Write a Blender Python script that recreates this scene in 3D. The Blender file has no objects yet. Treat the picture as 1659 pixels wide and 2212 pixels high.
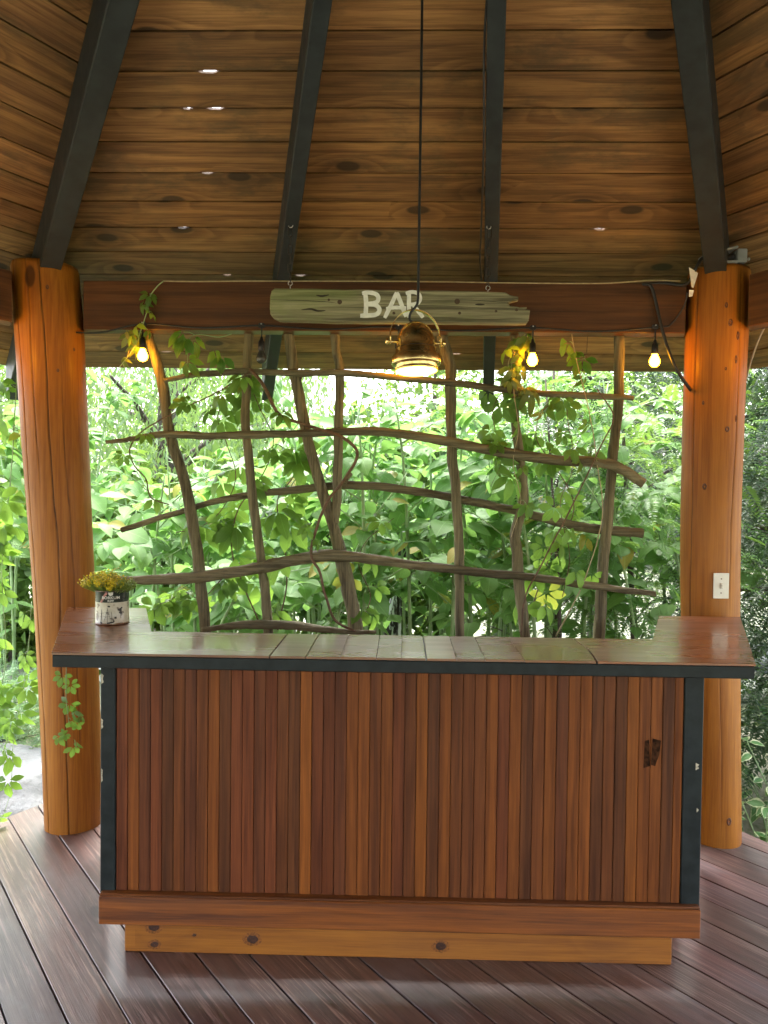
import bpy, bmesh, math, random
import numpy as np
from mathutils import Vector, Matrix, noise as mnoise

R_ = math.radians
random.seed(7)
rng = np.random.default_rng(7)
sc = bpy.context.scene
COL = sc.collection

# ------------------------------------------------------------------ camera
CAM_H = 1.62
CAM_ROT = (Matrix.Rotation(R_(1.32), 3, 'Z') @ Matrix.Rotation(R_(90 - 1.48), 3, 'X') @ Matrix.Rotation(R_(0.65), 3, 'Z'))
cam_d = bpy.data.cameras.new('camera')
cam = bpy.data.objects.new('camera', cam_d)
COL.objects.link(cam)
cam_d.sensor_fit = 'HORIZONTAL'
cam_d.sensor_width = 36.0
cam_d.lens = 36.0
cam_d.clip_start = 0.05
cam_d.clip_end = 2000
cam.matrix_world = Matrix.Translation((0, 0, CAM_H)) @ CAM_ROT.to_4x4()
sc.camera = cam

# ------------------------------------------------------------------ world, sun, exposure
SUN_EL, SUN_AZ = R_(64), R_(-8)      # azimuth measured from +Y (beyond the trellis), towards +X
world = bpy.data.worlds.new('World')
sc.world = world
world.use_nodes = True
wn = world.node_tree.nodes
sky = wn.new('ShaderNodeTexSky')
sky.sky_type = 'NISHITA'
sky.sun_disc = False
sky.sun_elevation = SUN_EL
sky.sun_rotation = SUN_AZ
sky.dust_density = 4.0
sky.air_density = 1.2
cloud = wn.new('ShaderNodeHueSaturation')          # thin overcast: the blue is washed out of the whole sky
cloud.inputs['Saturation'].default_value = 0.42
world.node_tree.links.new(sky.outputs[0], cloud.inputs['Color'])
world.node_tree.links.new(cloud.outputs[0], wn['Background'].inputs[0])
wn['Background'].inputs[1].default_value = 0.15
sun_d = bpy.data.lights.new('sun', 'SUN')
sun_d.energy = 1.2
sun_d.angle = R_(35)
sun_d.color = (1.0, 0.96, 0.9)
sun = bpy.data.objects.new('sun', sun_d)
COL.objects.link(sun)
sd = Vector((math.sin(SUN_AZ) * math.cos(SUN_EL), math.cos(SUN_AZ) * math.cos(SUN_EL), math.sin(SUN_EL)))
sun.rotation_euler = sd.to_track_quat('Z', 'Y').to_euler()
sun.location = (0, 0, 30)
sc.view_settings.view_transform = 'Standard'
sc.view_settings.look = 'None'
sc.view_settings.gamma = 1.0
sc.view_settings.exposure = 3.1
sc.render.engine = 'CYCLES'
sc.cycles.use_denoising = True
sc.cycles.max_bounces = 5
sc.cycles.diffuse_bounces = 3
sc.cycles.glossy_bounces = 3
sc.cycles.transmission_bounces = 4
sc.cycles.use_adaptive_sampling = True
sc.cycles.adaptive_threshold = 0.02
sc.cycles.adaptive_min_samples = 16
sc.cycles.caustics_reflective = False
sc.cycles.caustics_refractive = False
sc.cycles.sample_clamp_indirect = 6.0

# ------------------------------------------------------------------ measuring: photo sheet (1659 x 2212) to a plane in the place
def ray(u, v):
    return CAM_ROT @ Vector(((u - 829.5) / 1659, -(v - 1106) / 1659, -1))
def at(u, v, y):
    r = ray(u, v)
    return Vector((0, 0, CAM_H)) + r * (y / r.y)
def atz(u, v, z):
    r = ray(u, v)
    return Vector((0, 0, CAM_H)) + r * ((z - CAM_H) / r.z)

# ------------------------------------------------------------------ object helpers
def tag(o, label=None, cat=None, group=None, kind=None):
    if label: o['label'] = label
    if cat: o['category'] = cat
    if group: o['group'] = group
    if kind: o['kind'] = kind
    return o
def mk(name, me, parent=None, mw=None, color=None):
    o = bpy.data.objects.new(name, me)
    COL.objects.link(o)
    if parent is not None: o.parent = parent
    if mw is not None: o.matrix_basis = mw
    if color is not None: o.color = (color[0], color[1], color[2], 1)
    return o
def empty(name, loc=(0, 0, 0)):
    o = bpy.data.objects.new(name, None)
    o.empty_display_size = 0.05
    COL.objects.link(o)
    o.location = loc
    return o
def mesh(name, verts, faces, mat, smooth=False):
    me = bpy.data.meshes.new(name)
    me.from_pydata([tuple(v) for v in verts], [], faces)
    if mat is not None: me.materials.append(mat)
    if smooth: me.polygons.foreach_set('use_smooth', [True] * len(me.polygons))
    me.update()
    return me
def join(parts):
    V, F = [], []
    for v, f in parts:
        k = len(V)
        V += list(v)
        F += [tuple(i + k for i in q) for q in f]
    return V, F
def bev_box(name, sx, sy, sz, mat, bev=0.003, seg=1, wob=0.0):
    bm = bmesh.new()
    bmesh.ops.create_cube(bm, size=1)
    for v in bm.verts: v.co = Vector((v.co.x * sx, v.co.y * sy, v.co.z * sz))
    if bev: bmesh.ops.bevel(bm, geom=bm.edges[:], offset=bev, segments=seg, affect='EDGES', profile=0.5)
    me = bpy.data.meshes.new(name)
    bm.to_mesh(me); bm.free()
    me.materials.append(mat)
    return me
def frame(o, x, z):
    """4x4 with local X along x, local Z near z"""
    x = Vector(x).normalized(); z = Vector(z)
    y = z.cross(x).normalized(); z = x.cross(y)
    m = Matrix((x, y, z)).transposed().to_4x4()
    return Matrix.Translation(o) @ m
def prism(poly, z0, z1, cham=0.0):
    """2D polygon (ccw) to a closed prism, upper and lower rims chamfered"""
    n = len(poly)
    if cham <= 0:
        V = [(x, y, z0) for x, y in poly] + [(x, y, z1) for x, y in poly]
        F = [tuple(range(n - 1, -1, -1)), tuple(range(n, 2 * n))] + [(i, (i + 1) % n, n + (i + 1) % n, n + i) for i in range(n)]
        return V, F
    inn = []
    for i in range(n):
        p, a, b = Vector(poly[i]), Vector(poly[i - 1]), Vector(poly[(i + 1) % n])
        e1, e2 = (p - a).normalized(), (b - p).normalized()
        n1, n2 = Vector((-e1.y, e1.x)), Vector((-e2.y, e2.x))
        m = (n1 + n2)
        m = m / max(0.3, m.length_squared / 2 if m.length_squared > 0 else 1)
        inn.append(p + m * cham)
    V = [(x, y, z0) for x, y in inn] + [(x, y, z0 + cham) for x, y in poly] + [(x, y, z1 - cham) for x, y in poly] + [(x, y, z1) for x, y in inn]
    F = [tuple(range(n - 1, -1, -1)), tuple(range(3 * n, 4 * n))]
    for L in range(3):
        F += [(L * n + i, L * n + (i + 1) % n, (L + 1) * n + (i + 1) % n, (L + 1) * n + i) for i in range(n)]
    return V, F
def catmull(pts, n):
    pts = [Vector(p) for p in pts]
    P = [pts[0] * 2 - pts[1]] + pts + [pts[-1] * 2 - pts[-2]]
    out = []
    for i in range(1, len(P) - 2):
        for k in range(n):
            t = k / n
            a, b, c, d = P[i - 1], P[i], P[i + 1], P[i + 2]
            out.append(0.5 * ((2 * b) + (c - a) * t + (2 * a - 5 * b + 4 * c - d) * t * t + (3 * b - a - 3 * c + d) * t ** 3))
    out.append(pts[-1])
    return out
def tube(pts, rad, n=8, lump=0.0, seed=0.0, cap=True, squash=1.0):
    pts = [Vector(p) for p in pts]
    m = len(pts)
    if not hasattr(rad, '__len__'): rad = [rad] * m
    if len(rad) != m: rad = [float(x) for x in np.interp(np.linspace(0, 1, m), np.linspace(0, 1, len(rad)), rad)]
    V, F = [], []
    t0 = (pts[1] - pts[0]).normalized()
    up = Vector((0, -1, 0)) if abs(t0.y) < 0.9 else Vector((0, 0, 1))
    nx = (up - t0 * up.dot(t0)).normalized()
    for i, p in enumerate(pts):
        t = (pts[min(i + 1, m - 1)] - pts[max(i - 1, 0)]).normalized()
        nx = (nx - t * nx.dot(t)).normalized()
        ny = t.cross(nx)
        for k in range(n):
            a = 2 * math.pi * k / n
            r = rad[i]
            if lump: r *= 1 + lump * mnoise.noise(Vector((p.x * 9 + seed, p.y * 9 + math.cos(a) * 1.3, p.z * 9 + math.sin(a) * 1.3))) + lump * 0.6 * mnoise.noise(Vector((math.cos(a) * 3 + seed, math.sin(a) * 3, i * 0.12)))
            V.append(p + nx * (math.cos(a) * r) + ny * (math.sin(a) * r * squash))
    for i in range(m - 1):
        for k in range(n):
            F.append((i * n + k, i * n + (k + 1) % n, (i + 1) * n + (k + 1) % n, (i + 1) * n + k))
    if cap:
        F.append(tuple(range(n - 1, -1, -1)))
        F.append(tuple(range((m - 1) * n, m * n)))
    return V, F
def lathe(prof, n=32, cap=False):
    V, F = [], []
    for r, z in prof:
        for k in range(n):
            a = 2 * math.pi * k / n
            V.append((r * math.cos(a), r * math.sin(a), z))
    for i in range(len(prof) - 1):
        for k in range(n):
            F.append((i * n + k, i * n + (k + 1) % n, (i + 1) * n + (k + 1) % n, (i + 1) * n + k))
    if cap:
        F.append(tuple(range(n - 1, -1, -1)))
        F.append(tuple(range((len(prof) - 1) * n, len(prof) * n)))
    return V, F

# ------------------------------------------------------------------ material helpers
class NT:
    def __init__(self, name):
        self.m = bpy.data.materials.new(name)
        self.m.use_nodes = True
        self.t = self.m.node_tree
        self.b = self.t.nodes['Principled BSDF']
        self.out = self.t.nodes['Material Output']
    def n(self, kind, **kw):
        nd = self.t.nodes.new('ShaderNode' + kind)
        for k, v in kw.items():
            if hasattr(nd, k): setattr(nd, k, v)
            else: nd.inputs[k].default_value = v
        return nd
    def l(self, a, b): self.t.links.new(a, b)
    def math(self, op, a, b=None, clamp=False):
        nd = self.t.nodes.new('ShaderNodeMath'); nd.operation = op; nd.use_clamp = clamp
        for i, x in enumerate((a, b)):
            if x is None: continue
            if hasattr(x, 'node'): self.l(x, nd.inputs[i])
            else: nd.inputs[i].default_value = x
        return nd.outputs[0]
    def vmath(self, op, a, b=None):
        nd = self.t.nodes.new('ShaderNodeVectorMath'); nd.operation = op
        for i, x in enumerate((a, b)):
            if x is None: continue
            if hasattr(x, 'node'): self.l(x, nd.inputs[i])
            else: nd.inputs[i].default_value = x
        return nd.outputs[0]
    def mix(self, f, a, b, mode='MIX'):
        nd = self.t.nodes.new('ShaderNodeMix'); nd.data_type = 'RGBA'; nd.blend_type = mode
        for s, x in ((nd.inputs[0], f), (nd.inputs[6], a), (nd.inputs[7], b)):
            if hasattr(x, 'node'): self.l(x, s)
            elif isinstance(x, (int, float)): s.default_value = x
            else: s.default_value = (*x[:3], 1)
        return nd.outputs[2]
    def mr(self, v, a, b, c=0.0, d=1.0, smooth=True):
        nd = self.t.nodes.new('ShaderNodeMapRange')
        if smooth: nd.interpolation_type = 'SMOOTHSTEP'
        self.l(v, nd.inputs[0])
        for i, x in enumerate((a, b, c, d)): nd.inputs[i + 1].default_value = x
        return nd.outputs[0]
    def noise(self, vec, scale, detail=3.0, rough=0.55, dist=0.0):
        nd = self.n('TexNoise'); nd.inputs['Scale'].default_value = scale; nd.inputs['Detail'].default_value = detail
        nd.inputs['Roughness'].default_value = rough; nd.inputs['Distortion'].default_value = dist
        self.l(vec, nd.inputs['Vector']); return nd.outputs['Fac']
    def bump(self, h, s, d=0.002):
        nd = self.n('Bump'); nd.inputs['Strength'].default_value = s; nd.inputs['Distance'].default_value = d
        self.l(h, nd.inputs['Height']); self.l(nd.outputs[0], self.b.inputs['Normal'])
    def set(self, **kw):
        for k, v in kw.items():
            s = self.b.inputs[k.replace('_', ' ')]
            if hasattr(v, 'node'): self.l(v, s)
            elif isinstance(v, (tuple, list)) and len(v) == 3: s.default_value = (*v, 1)
            else: s.default_value = v

def plain(name, col, rough=0.5, metal=0.0, var=0.12, scale=30, emit=None, estr=0.0, bump=0.2):
    t = NT(name)
    tc = t.n('TexCoord').outputs['Object']
    nz = t.noise(tc, scale, 4)
    c = t.mix(t.mr(nz, 0.3, 0.7), [x * (1 - var) for x in col], [min(1, x * (1 + var)) for x in col])
    t.set(Base_Color=c, Roughness=t.mr(nz, 0.2, 0.8, max(0.02, rough - 0.08), min(1, rough + 0.08)), Metallic=metal)
    if bump: t.bump(nz, bump, 0.001)
    if emit: t.set(Emission_Color=emit, Emission_Strength=estr)
    return t.m

def wood(name, light, dark, rough=0.5, coat=0.0, knots=0.5, ring=14.0, grain=1.0, axis='X', stain=None, stain_amt=0.0, fade=0.0,
         knot_col=None, bump=0.35, use_color=True, ringamt=0.6, rvar=0.1, spec=0.5, streak=None, crack_attr=False, patch=0.55, coat_ior=1.5, coat_rough=None):
    """boards whose grain runs along local X (or Z): rings bent round knots, fine pores, stain patches, one roll of the dice per object"""
    t = NT(name)
    tc = t.n('TexCoord').outputs['Object']
    oi = t.n('ObjectInfo')
    rnd = oi.outputs['Random']
    off = t.n('CombineXYZ')
    t.l(t.math('MULTIPLY', rnd, 47.3), off.inputs[0]); t.l(t.math('MULTIPLY', rnd, 131.7), off.inputs[1]); t.l(t.math('MULTIPLY', rnd, 23.9), off.inputs[2])
    p = t.vmath('ADD', tc, off.outputs[0])
    if axis == 'Z':
        s = t.n('SeparateXYZ'); t.l(p, s.inputs[0]); c = t.n('CombineXYZ')
        t.l(s.outputs[2], c.inputs[0]); t.l(s.outputs[0], c.inputs[1]); t.l(s.outputs[1], c.inputs[2]); p = c.outputs[0]
    # knots
    vor = t.n('TexVoronoi'); vor.voronoi_dimensions = '2D'; vor.inputs['Scale'].default_value = 1.0
    t.l(t.vmath('MULTIPLY', t.vmath('ADD', p, t.vmath('MULTIPLY', t.n('TexCoord').outputs['Object'], (0, 0, 0))), (2.1, 4.6, 2.0)), vor.inputs['Vector'])
    kd = vor.outputs['Distance']
    sepc = t.n('SeparateColor'); t.l(vor.outputs['Color'], sepc.inputs[0])
    has = t.math('LESS_THAN', sepc.outputs[0], knots)
    km = t.math('MULTIPLY', t.mr(kd, 0.085, 0.13, 1, 0), has)
    kh = t.math('MULTIPLY', t.mr(kd, 0.05, 0.42, 1, 0), has)
    # rings
    warp = t.noise(t.vmath('MULTIPLY', p, (0.9, 5, 5)), 1.0, 3, 0.5)
    s2 = t.n('SeparateXYZ'); t.l(p, s2.inputs[0])
    ph = t.math('ADD', t.math('MULTIPLY', s2.outputs[1], ring), t.math('MULTIPLY', warp, 3.2))
    ph = t.math('ADD', ph, t.math('MULTIPLY', kh, 1.6))
    ph = t.math('ADD', ph, t.math('MULTIPLY', s2.outputs[2], ring * 0.7))
    rg = t.math('FRACT', ph)
    rg = t.mr(rg, 0.0, 0.85, 0.0, 1.0)
    rg = t.math('MULTIPLY', rg, t.mr(t.math('FRACT', ph), 0.85, 1.0, 1, 0))
    fine = t.noise(t.vmath('MULTIPLY', p, (4.5 * grain, 150 * grain, 150 * grain)), 1.0, 5, 0.65)
    mid = t.noise(t.vmath('MULTIPLY', p, (1.1, 36, 36)), 1.0, 3, 0.6)
    big = t.noise(t.vmath('MULTIPLY', p, (1.1, 3.0, 3.0)), 1.0, 4, 0.6)
    f = t.math('ADD', t.math('MULTIPLY', rg, ringamt * 0.5), t.math('MULTIPLY', t.mr(fine, 0.38, 0.62), 0.36))
    f = t.math('ADD', f, t.math('MULTIPLY', t.mr(mid, 0.40, 0.62), 0.42), clamp=True)
    c = t.mix(f, light, dark)
    c = t.mix(t.math('MULTIPLY', t.mr(big, 0.45, 0.75), patch), c, [x * 0.5 for x in dark])
    if stain is not None:
        st = t.noise(t.vmath('MULTIPLY', p, (1.7, 4.0, 4.0)), 1.0, 6, 0.7)
        c = t.mix(t.math('MULTIPLY', t.mr(st, 0.48, 0.66), stain_amt), c, stain)
    if streak is not None:
        sk = t.noise(t.vmath('MULTIPLY', p, (2.2, 85, 85)), 1.0, 6, 0.75)
        sm = t.noise(t.vmath('MULTIPLY', p, (2.0, 3.5, 3.5)), 1.0, 3, 0.6)
        c = t.mix(t.math('MULTIPLY', t.mr(sk, 0.50, 0.62), t.mr(sm, 0.38, 0.58)), c, streak)
    kc = knot_col or [x * 0.28 for x in dark]
    c = t.mix(t.math('MULTIPLY', kh, 0.35), c, [x * 0.6 for x in dark])
    c = t.mix(t.math('MULTIPLY', km, 0.9), c, kc)
    if crack_attr:
        at_ = t.n('Attribute'); at_.attribute_name = 'crack'
        c = t.mix(at_.outputs['Fac'], c, [x * 0.12 for x in dark])  # groove shade put into the colour: shallow cracks hardly darken by themselves
    if use_color: c = t.mix(1.0, c, oi.outputs['Color'], 'MULTIPLY')
    rr = t.math('ADD', t.mr(big, 0.3, 0.7, rough - rvar, rough + rvar), t.math('MULTIPLY', f, 0.06))
    t.set(Base_Color=c, Roughness=rr, Coat_Weight=coat, Coat_IOR=coat_ior, Coat_Roughness=coat_rough or max(0.05, rough * 0.45), Specular_IOR_Level=spec)
    h = t.math('ADD', t.math('MULTIPLY', fine, -0.5), t.math('MULTIPLY', f, -0.6))
    t.bump(h, bump, 0.002)
    return t.m

def leafmat(name, c1, c2, trans=0.45, rough=0.42, vein=True, edge=None, yellow=0.04, L=0.15, tcol=None):
    t = NT(name)
    tc = t.n('TexCoord').outputs['Object']
    oi = t.n('ObjectInfo'); rnd = oi.outputs['Random']
    c = t.mix(rnd, c1, c2)
    r2 = t.math('FRACT', t.math('MULTIPLY', rnd, 91.7))
    if yellow: c = t.mix(t.math('MULTIPLY', t.math('LESS_THAN', r2, yellow), 0.8), c, (0.42, 0.30, 0.05))
    sp = t.noise(tc, 22 , 3)
    c = t.mix(t.mr(sp, 0.45, 0.75, 0, 0.35), c, [x * 0.6 for x in c1])
    s = t.n('SeparateXYZ'); t.l(tc, s.inputs[0])
    ax = t.math('ABSOLUTE', s.outputs[0])
    if vein:
        mid = t.mr(ax, 0.0, 0.022 * L, 1, 0)
        wv = t.math('FRACT', t.math('MULTIPLY', t.math('SUBTRACT', s.outputs[1], t.math('MULTIPLY', ax, 0.9)), 7.0 / L))
        sv = t.math('MULTIPLY', t.mr(wv, 0.0, 0.12, 1, 0), 0.5)
        v = t.math('MAXIMUM', mid, sv)
        c = t.mix(t.math('MULTIPLY', v, 0.4), c, [min(1, x * 1.9 + 0.02) for x in c2])
    if edge is not None:
        ed = t.n('Attribute'); ed.attribute_name = 'edge'
        c = t.mix(t.mr(t.math('ADD', ed.outputs['Fac'], t.math('MULTIPLY', t.math('SUBTRACT', sp, 0.5), 0.7)), 0.55, 0.75), c, edge)
    t.set(Base_Color=c, Roughness=rough, Specular_IOR_Level=0.4)
    tr = t.n('BsdfTranslucent')
    t.l(t.mix(0.5, c, tcol or (0.35, 0.55, 0.06)), tr.inputs[0])
    mx = t.n('MixShader'); mx.inputs[0].default_value = trans
    t.l(t.b.outputs[0], mx.inputs[1]); t.l(tr.outputs[0], mx.inputs[2]); t.l(mx.outputs[0], t.out.inputs[0])
    return t.m

M = {}
M['roof'] = wood('roof board wood', (0.43, 0.220, 0.085), (0.165, 0.074, 0.028), rough=0.62, knots=0.55, ring=13, ringamt=0.8, stain=(0.085, 0.060, 0.032), stain_amt=0.7, bump=0.5, knot_col=(0.035, 0.018, 0.008))
M['post'] = wood('varnished log', (0.38, 0.138, 0.013), (0.22, 0.068, 0.006), rough=0.48, coat=0.06, spec=0.3, knots=0.05, ring=10, axis='Z', ringamt=0.25, bump=0.2, crack_attr=True, patch=0.25)
M['beam'] = wood('varnished beam', (0.130, 0.048, 0.013), (0.052, 0.018, 0.005), rough=0.5, spec=0.3, coat=0.05, knots=0.12, ring=10, ringamt=0.5, bump=0.25)
M['slat'] = wood('cedar slat', (0.30, 0.285, 0.265), (0.125, 0.105, 0.090), rough=0.55, spec=0.25, coat=0.0, knots=0.0, ring=30, ringamt=0.55, bump=0.3, patch=0.4)
M['rail'] = wood('cedar rail', (0.27, 0.080, 0.012), (0.095, 0.024, 0.004), rough=0.42, coat=0.12, knots=0.07, ring=30, ringamt=0.6, bump=0.25, patch=0.3)
M['plinth'] = wood('pine plinth', (0.36, 0.130, 0.017), (0.20, 0.063, 0.008), rough=0.45, coat=0.1, knots=0.30, ring=16, ringamt=0.4, bump=0.2, patch=0.2, knot_col=(0.03, 0.014, 0.008))
M['counter'] = wood('varnished counter', (0.225, 0.090, 0.034), (0.118, 0.043, 0.016), rough=0.26, coat=0.4, knots=0.0, ring=12, ringamt=0.3, bump=0.10, rvar=0.07, patch=0.35)
M['deck'] = wood('deck board', (0.125, 0.060, 0.048), (0.050, 0.025, 0.021), rough=0.48, coat=0.7, knots=0.04, ring=20, ringamt=0.6, bump=0.5, rvar=0.12,
                 stain=(0.115, 0.090, 0.085), stain_amt=0.8, streak=(0.24, 0.155, 0.13), coat_ior=1.55, coat_rough=0.30)
M['drift'] = wood('driftwood', (0.25, 0.215, 0.120), (0.055, 0.043, 0.022), rough=0.75, knots=0.0, ring=26, ringamt=0.4, axis='X', bump=1.0, patch=0.55)
M['drift2'] = wood('bleached branch', (0.25, 0.210, 0.112), (0.052, 0.039, 0.019), rough=0.75, knots=0.0, ring=26, axis='Z', ringamt=0.4, bump=1.0, patch=0.55)
M['sign'] = wood('sign driftwood', (0.40, 0.36, 0.22), (0.10, 0.086, 0.048), rough=0.75, knots=0.0, ring=20, ringamt=0.9, bump=0.9, stain=(0.19, 0.23, 0.06), stain_amt=0.5, patch=0.3)
M['paint'] = plain('slate paint', (0.024, 0.030, 0.034), 0.55, var=0.25, scale=14, bump=0.25)
M['paint2'] = plain('green black paint', (0.014, 0.018, 0.018), 0.5, var=0.35, scale=18, bump=0.3)
M['white'] = plain('white paint', (0.82, 0.81, 0.77), 0.6, var=0.1, scale=40)
M['plate'] = plain('ivory plastic', (0.72, 0.70, 0.62), 0.35, var=0.03)
M['black'] = plain('black rubber', (0.012, 0.012, 0.013), 0.5, var=0.2)
M['brass'] = plain('brass', (0.86, 0.64, 0.28), 0.22, 1.0, var=0.18, scale=18, bump=0.1)
M['steel'] = plain('zinc steel', (0.5, 0.5, 0.5), 0.35, 1.0, var=0.1)
M['chain'] = plain('dark chain', (0.06, 0.055, 0.05), 0.5, 0.8)
M['greybox'] = plain('grey plastic', (0.36, 0.37, 0.38), 0.45, var=0.06)
M['darkroof'] = plain('roof felt', (0.02, 0.019, 0.018), 0.9)
M['bulb'] = plain('lit bulb', (1, 0.8, 0.5), 0.3, emit=(1.0, 0.38, 0.008), estr=13, bump=0)
M['lampface'] = plain('lit diffuser', (1, 0.9, 0.7), 0.4, emit=(1.0, 0.52, 0.03), estr=4, bump=0)
M['vine'] = plain('vine bark', (0.13, 0.075, 0.04), 0.7, var=0.3, scale=60)
M['greenstem'] = plain('green cane', (0.25, 0.36, 0.17), 0.45, var=0.25, scale=8)
M['drystem'] = plain('dry stem', (0.40, 0.32, 0.19), 0.7, var=0.2, scale=40)
M['trunk'] = plain('bark', (0.07, 0.055, 0.042), 0.85, var=0.35, scale=22, bump=1.0)
M['knot_leaf'] = leafmat('knotweed leaf', (0.105, 0.235, 0.065), (0.19, 0.35, 0.10), 0.48, L=0.15, yellow=0.03, rough=0.55, tcol=(0.28, 0.50, 0.10))
M['creep_leaf'] = leafmat('creeper leaf', (0.085, 0.20, 0.04), (0.16, 0.30, 0.06), 0.55, L=0.09, yellow=0.03)
M['wilt_leaf'] = leafmat('wilting leaf', (0.12, 0.17, 0.04), (0.22, 0.24, 0.07), 0.4, L=0.07, yellow=0.2)
M['host_leaf'] = leafmat('variegated leaf', (0.06, 0.17, 0.05), (0.12, 0.26, 0.09), 0.25, L=0.12, edge=(0.55, 0.60, 0.36), yellow=0)
M['bush_leaf'] = leafmat('bush leaf', (0.055, 0.125, 0.035), (0.12, 0.21, 0.055), 0.4, vein=False, yellow=0)
M['willow_leaf'] = leafmat('willow leaf', (0.09, 0.16, 0.085), (0.14, 0.22, 0.11), 0.4, vein=False, yellow=0)
M['cedar_leaf'] = leafmat('cedar spray', (0.024, 0.055, 0.022), (0.042, 0.085, 0.034), 0.15, vein=False, yellow=0, tcol=(0.1, 0.2, 0.05))
M['fern_leaf'] = leafmat('feathery spray', (0.08, 0.19, 0.05), (0.13, 0.26, 0.07), 0.4, vein=False, yellow=0)
M['junip_leaf'] = leafmat('juniper spray', (0.10, 0.20, 0.10), (0.16, 0.28, 0.13), 0.25, vein=False, yellow=0)
M['sedum'] = leafmat('sedum leaf', (0.24, 0.34, 0.07), (0.36, 0.44, 0.09), 0.35, vein=False, yellow=0)
M['sedumflower'] = plain('sedum flower', (0.75, 0.62, 0.04), 0.6, var=0.3, scale=60)

M['paint2'].node_tree.nodes['Principled BSDF'].inputs['Specular IOR Level'].default_value = 0.22
M['paint'].node_tree.nodes['Principled BSDF'].inputs['Specular IOR Level'].default_value = 0.3
# ------------------------------------------------------------------ the gazebo's plan
ZP = 2.78                                        # underside of the boards above the posts
APEX = Vector((0.125, 1.0, 4.224))
CORN = [Vector((-1.715, 3.65, ZP)), Vector((1.465, 3.65, ZP)), Vector((3.05, 0.88, ZP)), Vector((1.465, -1.89, ZP)), Vector((-1.715, -1.89, ZP)), Vector((-3.30, 0.88, ZP))]
S_EAVE = 1.311
HEXC = Vector((-0.125, 0.88, 0))

# ------------------------------------------------------------------ ground, pond, deck
def ground():
    t = NT('meadow soil')
    tc = t.n('TexCoord').outputs['Object']
    a = t.noise(tc, 0.9, 5, 0.6); b = t.noise(tc, 14, 6, 0.7)
    c = t.mix(t.mr(a, 0.35, 0.65), (0.12, 0.15, 0.06), (0.34, 0.31, 0.25))
    c = t.mix(t.mr(b, 0.45, 0.7, 0, 0.7), c, (0.14, 0.19, 0.07))
    t.set(Base_Color=c, Roughness=0.95); t.bump(b, 0.8, 0.05)
    n = 60
    xs = np.concatenate([np.linspace(-14, 14, n - 8), [-400, -120, -50, -25, 25, 50, 120, 400]]); xs.sort()
    ys = np.concatenate([np.linspace(-10, 18, n - 8), [-400, -120, -50, -20, 30, 50, 120, 500]]); ys.sort()
    V = []
    for y in ys:
        for x in xs:
            d = math.hypot(x, y - 1)
            z = -0.48 + 0.10 * mnoise.noise(Vector((x * 0.5, y * 0.5, 3))) * min(1, max(0, (d - 2.5) / 2))
            V.append((x, y, z - 0.12 * max(0, min(1, (y - 7) / 2)) * (1 if y < 24 else 0)))
    m = len(xs)
    F = [(j * m + i, j * m + i + 1, (j + 1) * m + i + 1, (j + 1) * m + i) for j in range(len(ys) - 1) for i in range(m - 1)]
    tag(mk('ground', mesh('ground', V, F, t.m, True)), kind='structure')
ground()
def pond():
    t = NT('pond water')
    tc = t.n('TexCoord').outputs['Object']
    w = t.noise(t.vmath('MULTIPLY', tc, (1, 2.2, 1)), 3.0, 4, 0.6)
    t.set(Base_Color=(0.30, 0.30, 0.24), Roughness=0.08, IOR=1.33)
    t.bump(w, 0.25, 0.02)
    pts = []
    for k in range(60):
        a = 2 * math.pi * k / 60
        r = 1 + 0.12 * mnoise.noise(Vector((math.cos(a) * 2, math.sin(a) * 2, 5)))
        pts.append((-3.0 + 13.5 * r * math.cos(a), 14.6 + 7.6 * r * math.sin(a)))
    V, F = prism(pts, -0.60, -0.44)
    tag(mk('pond', mesh('pond', V, F, t.m)), kind='structure')
pond()

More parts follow.
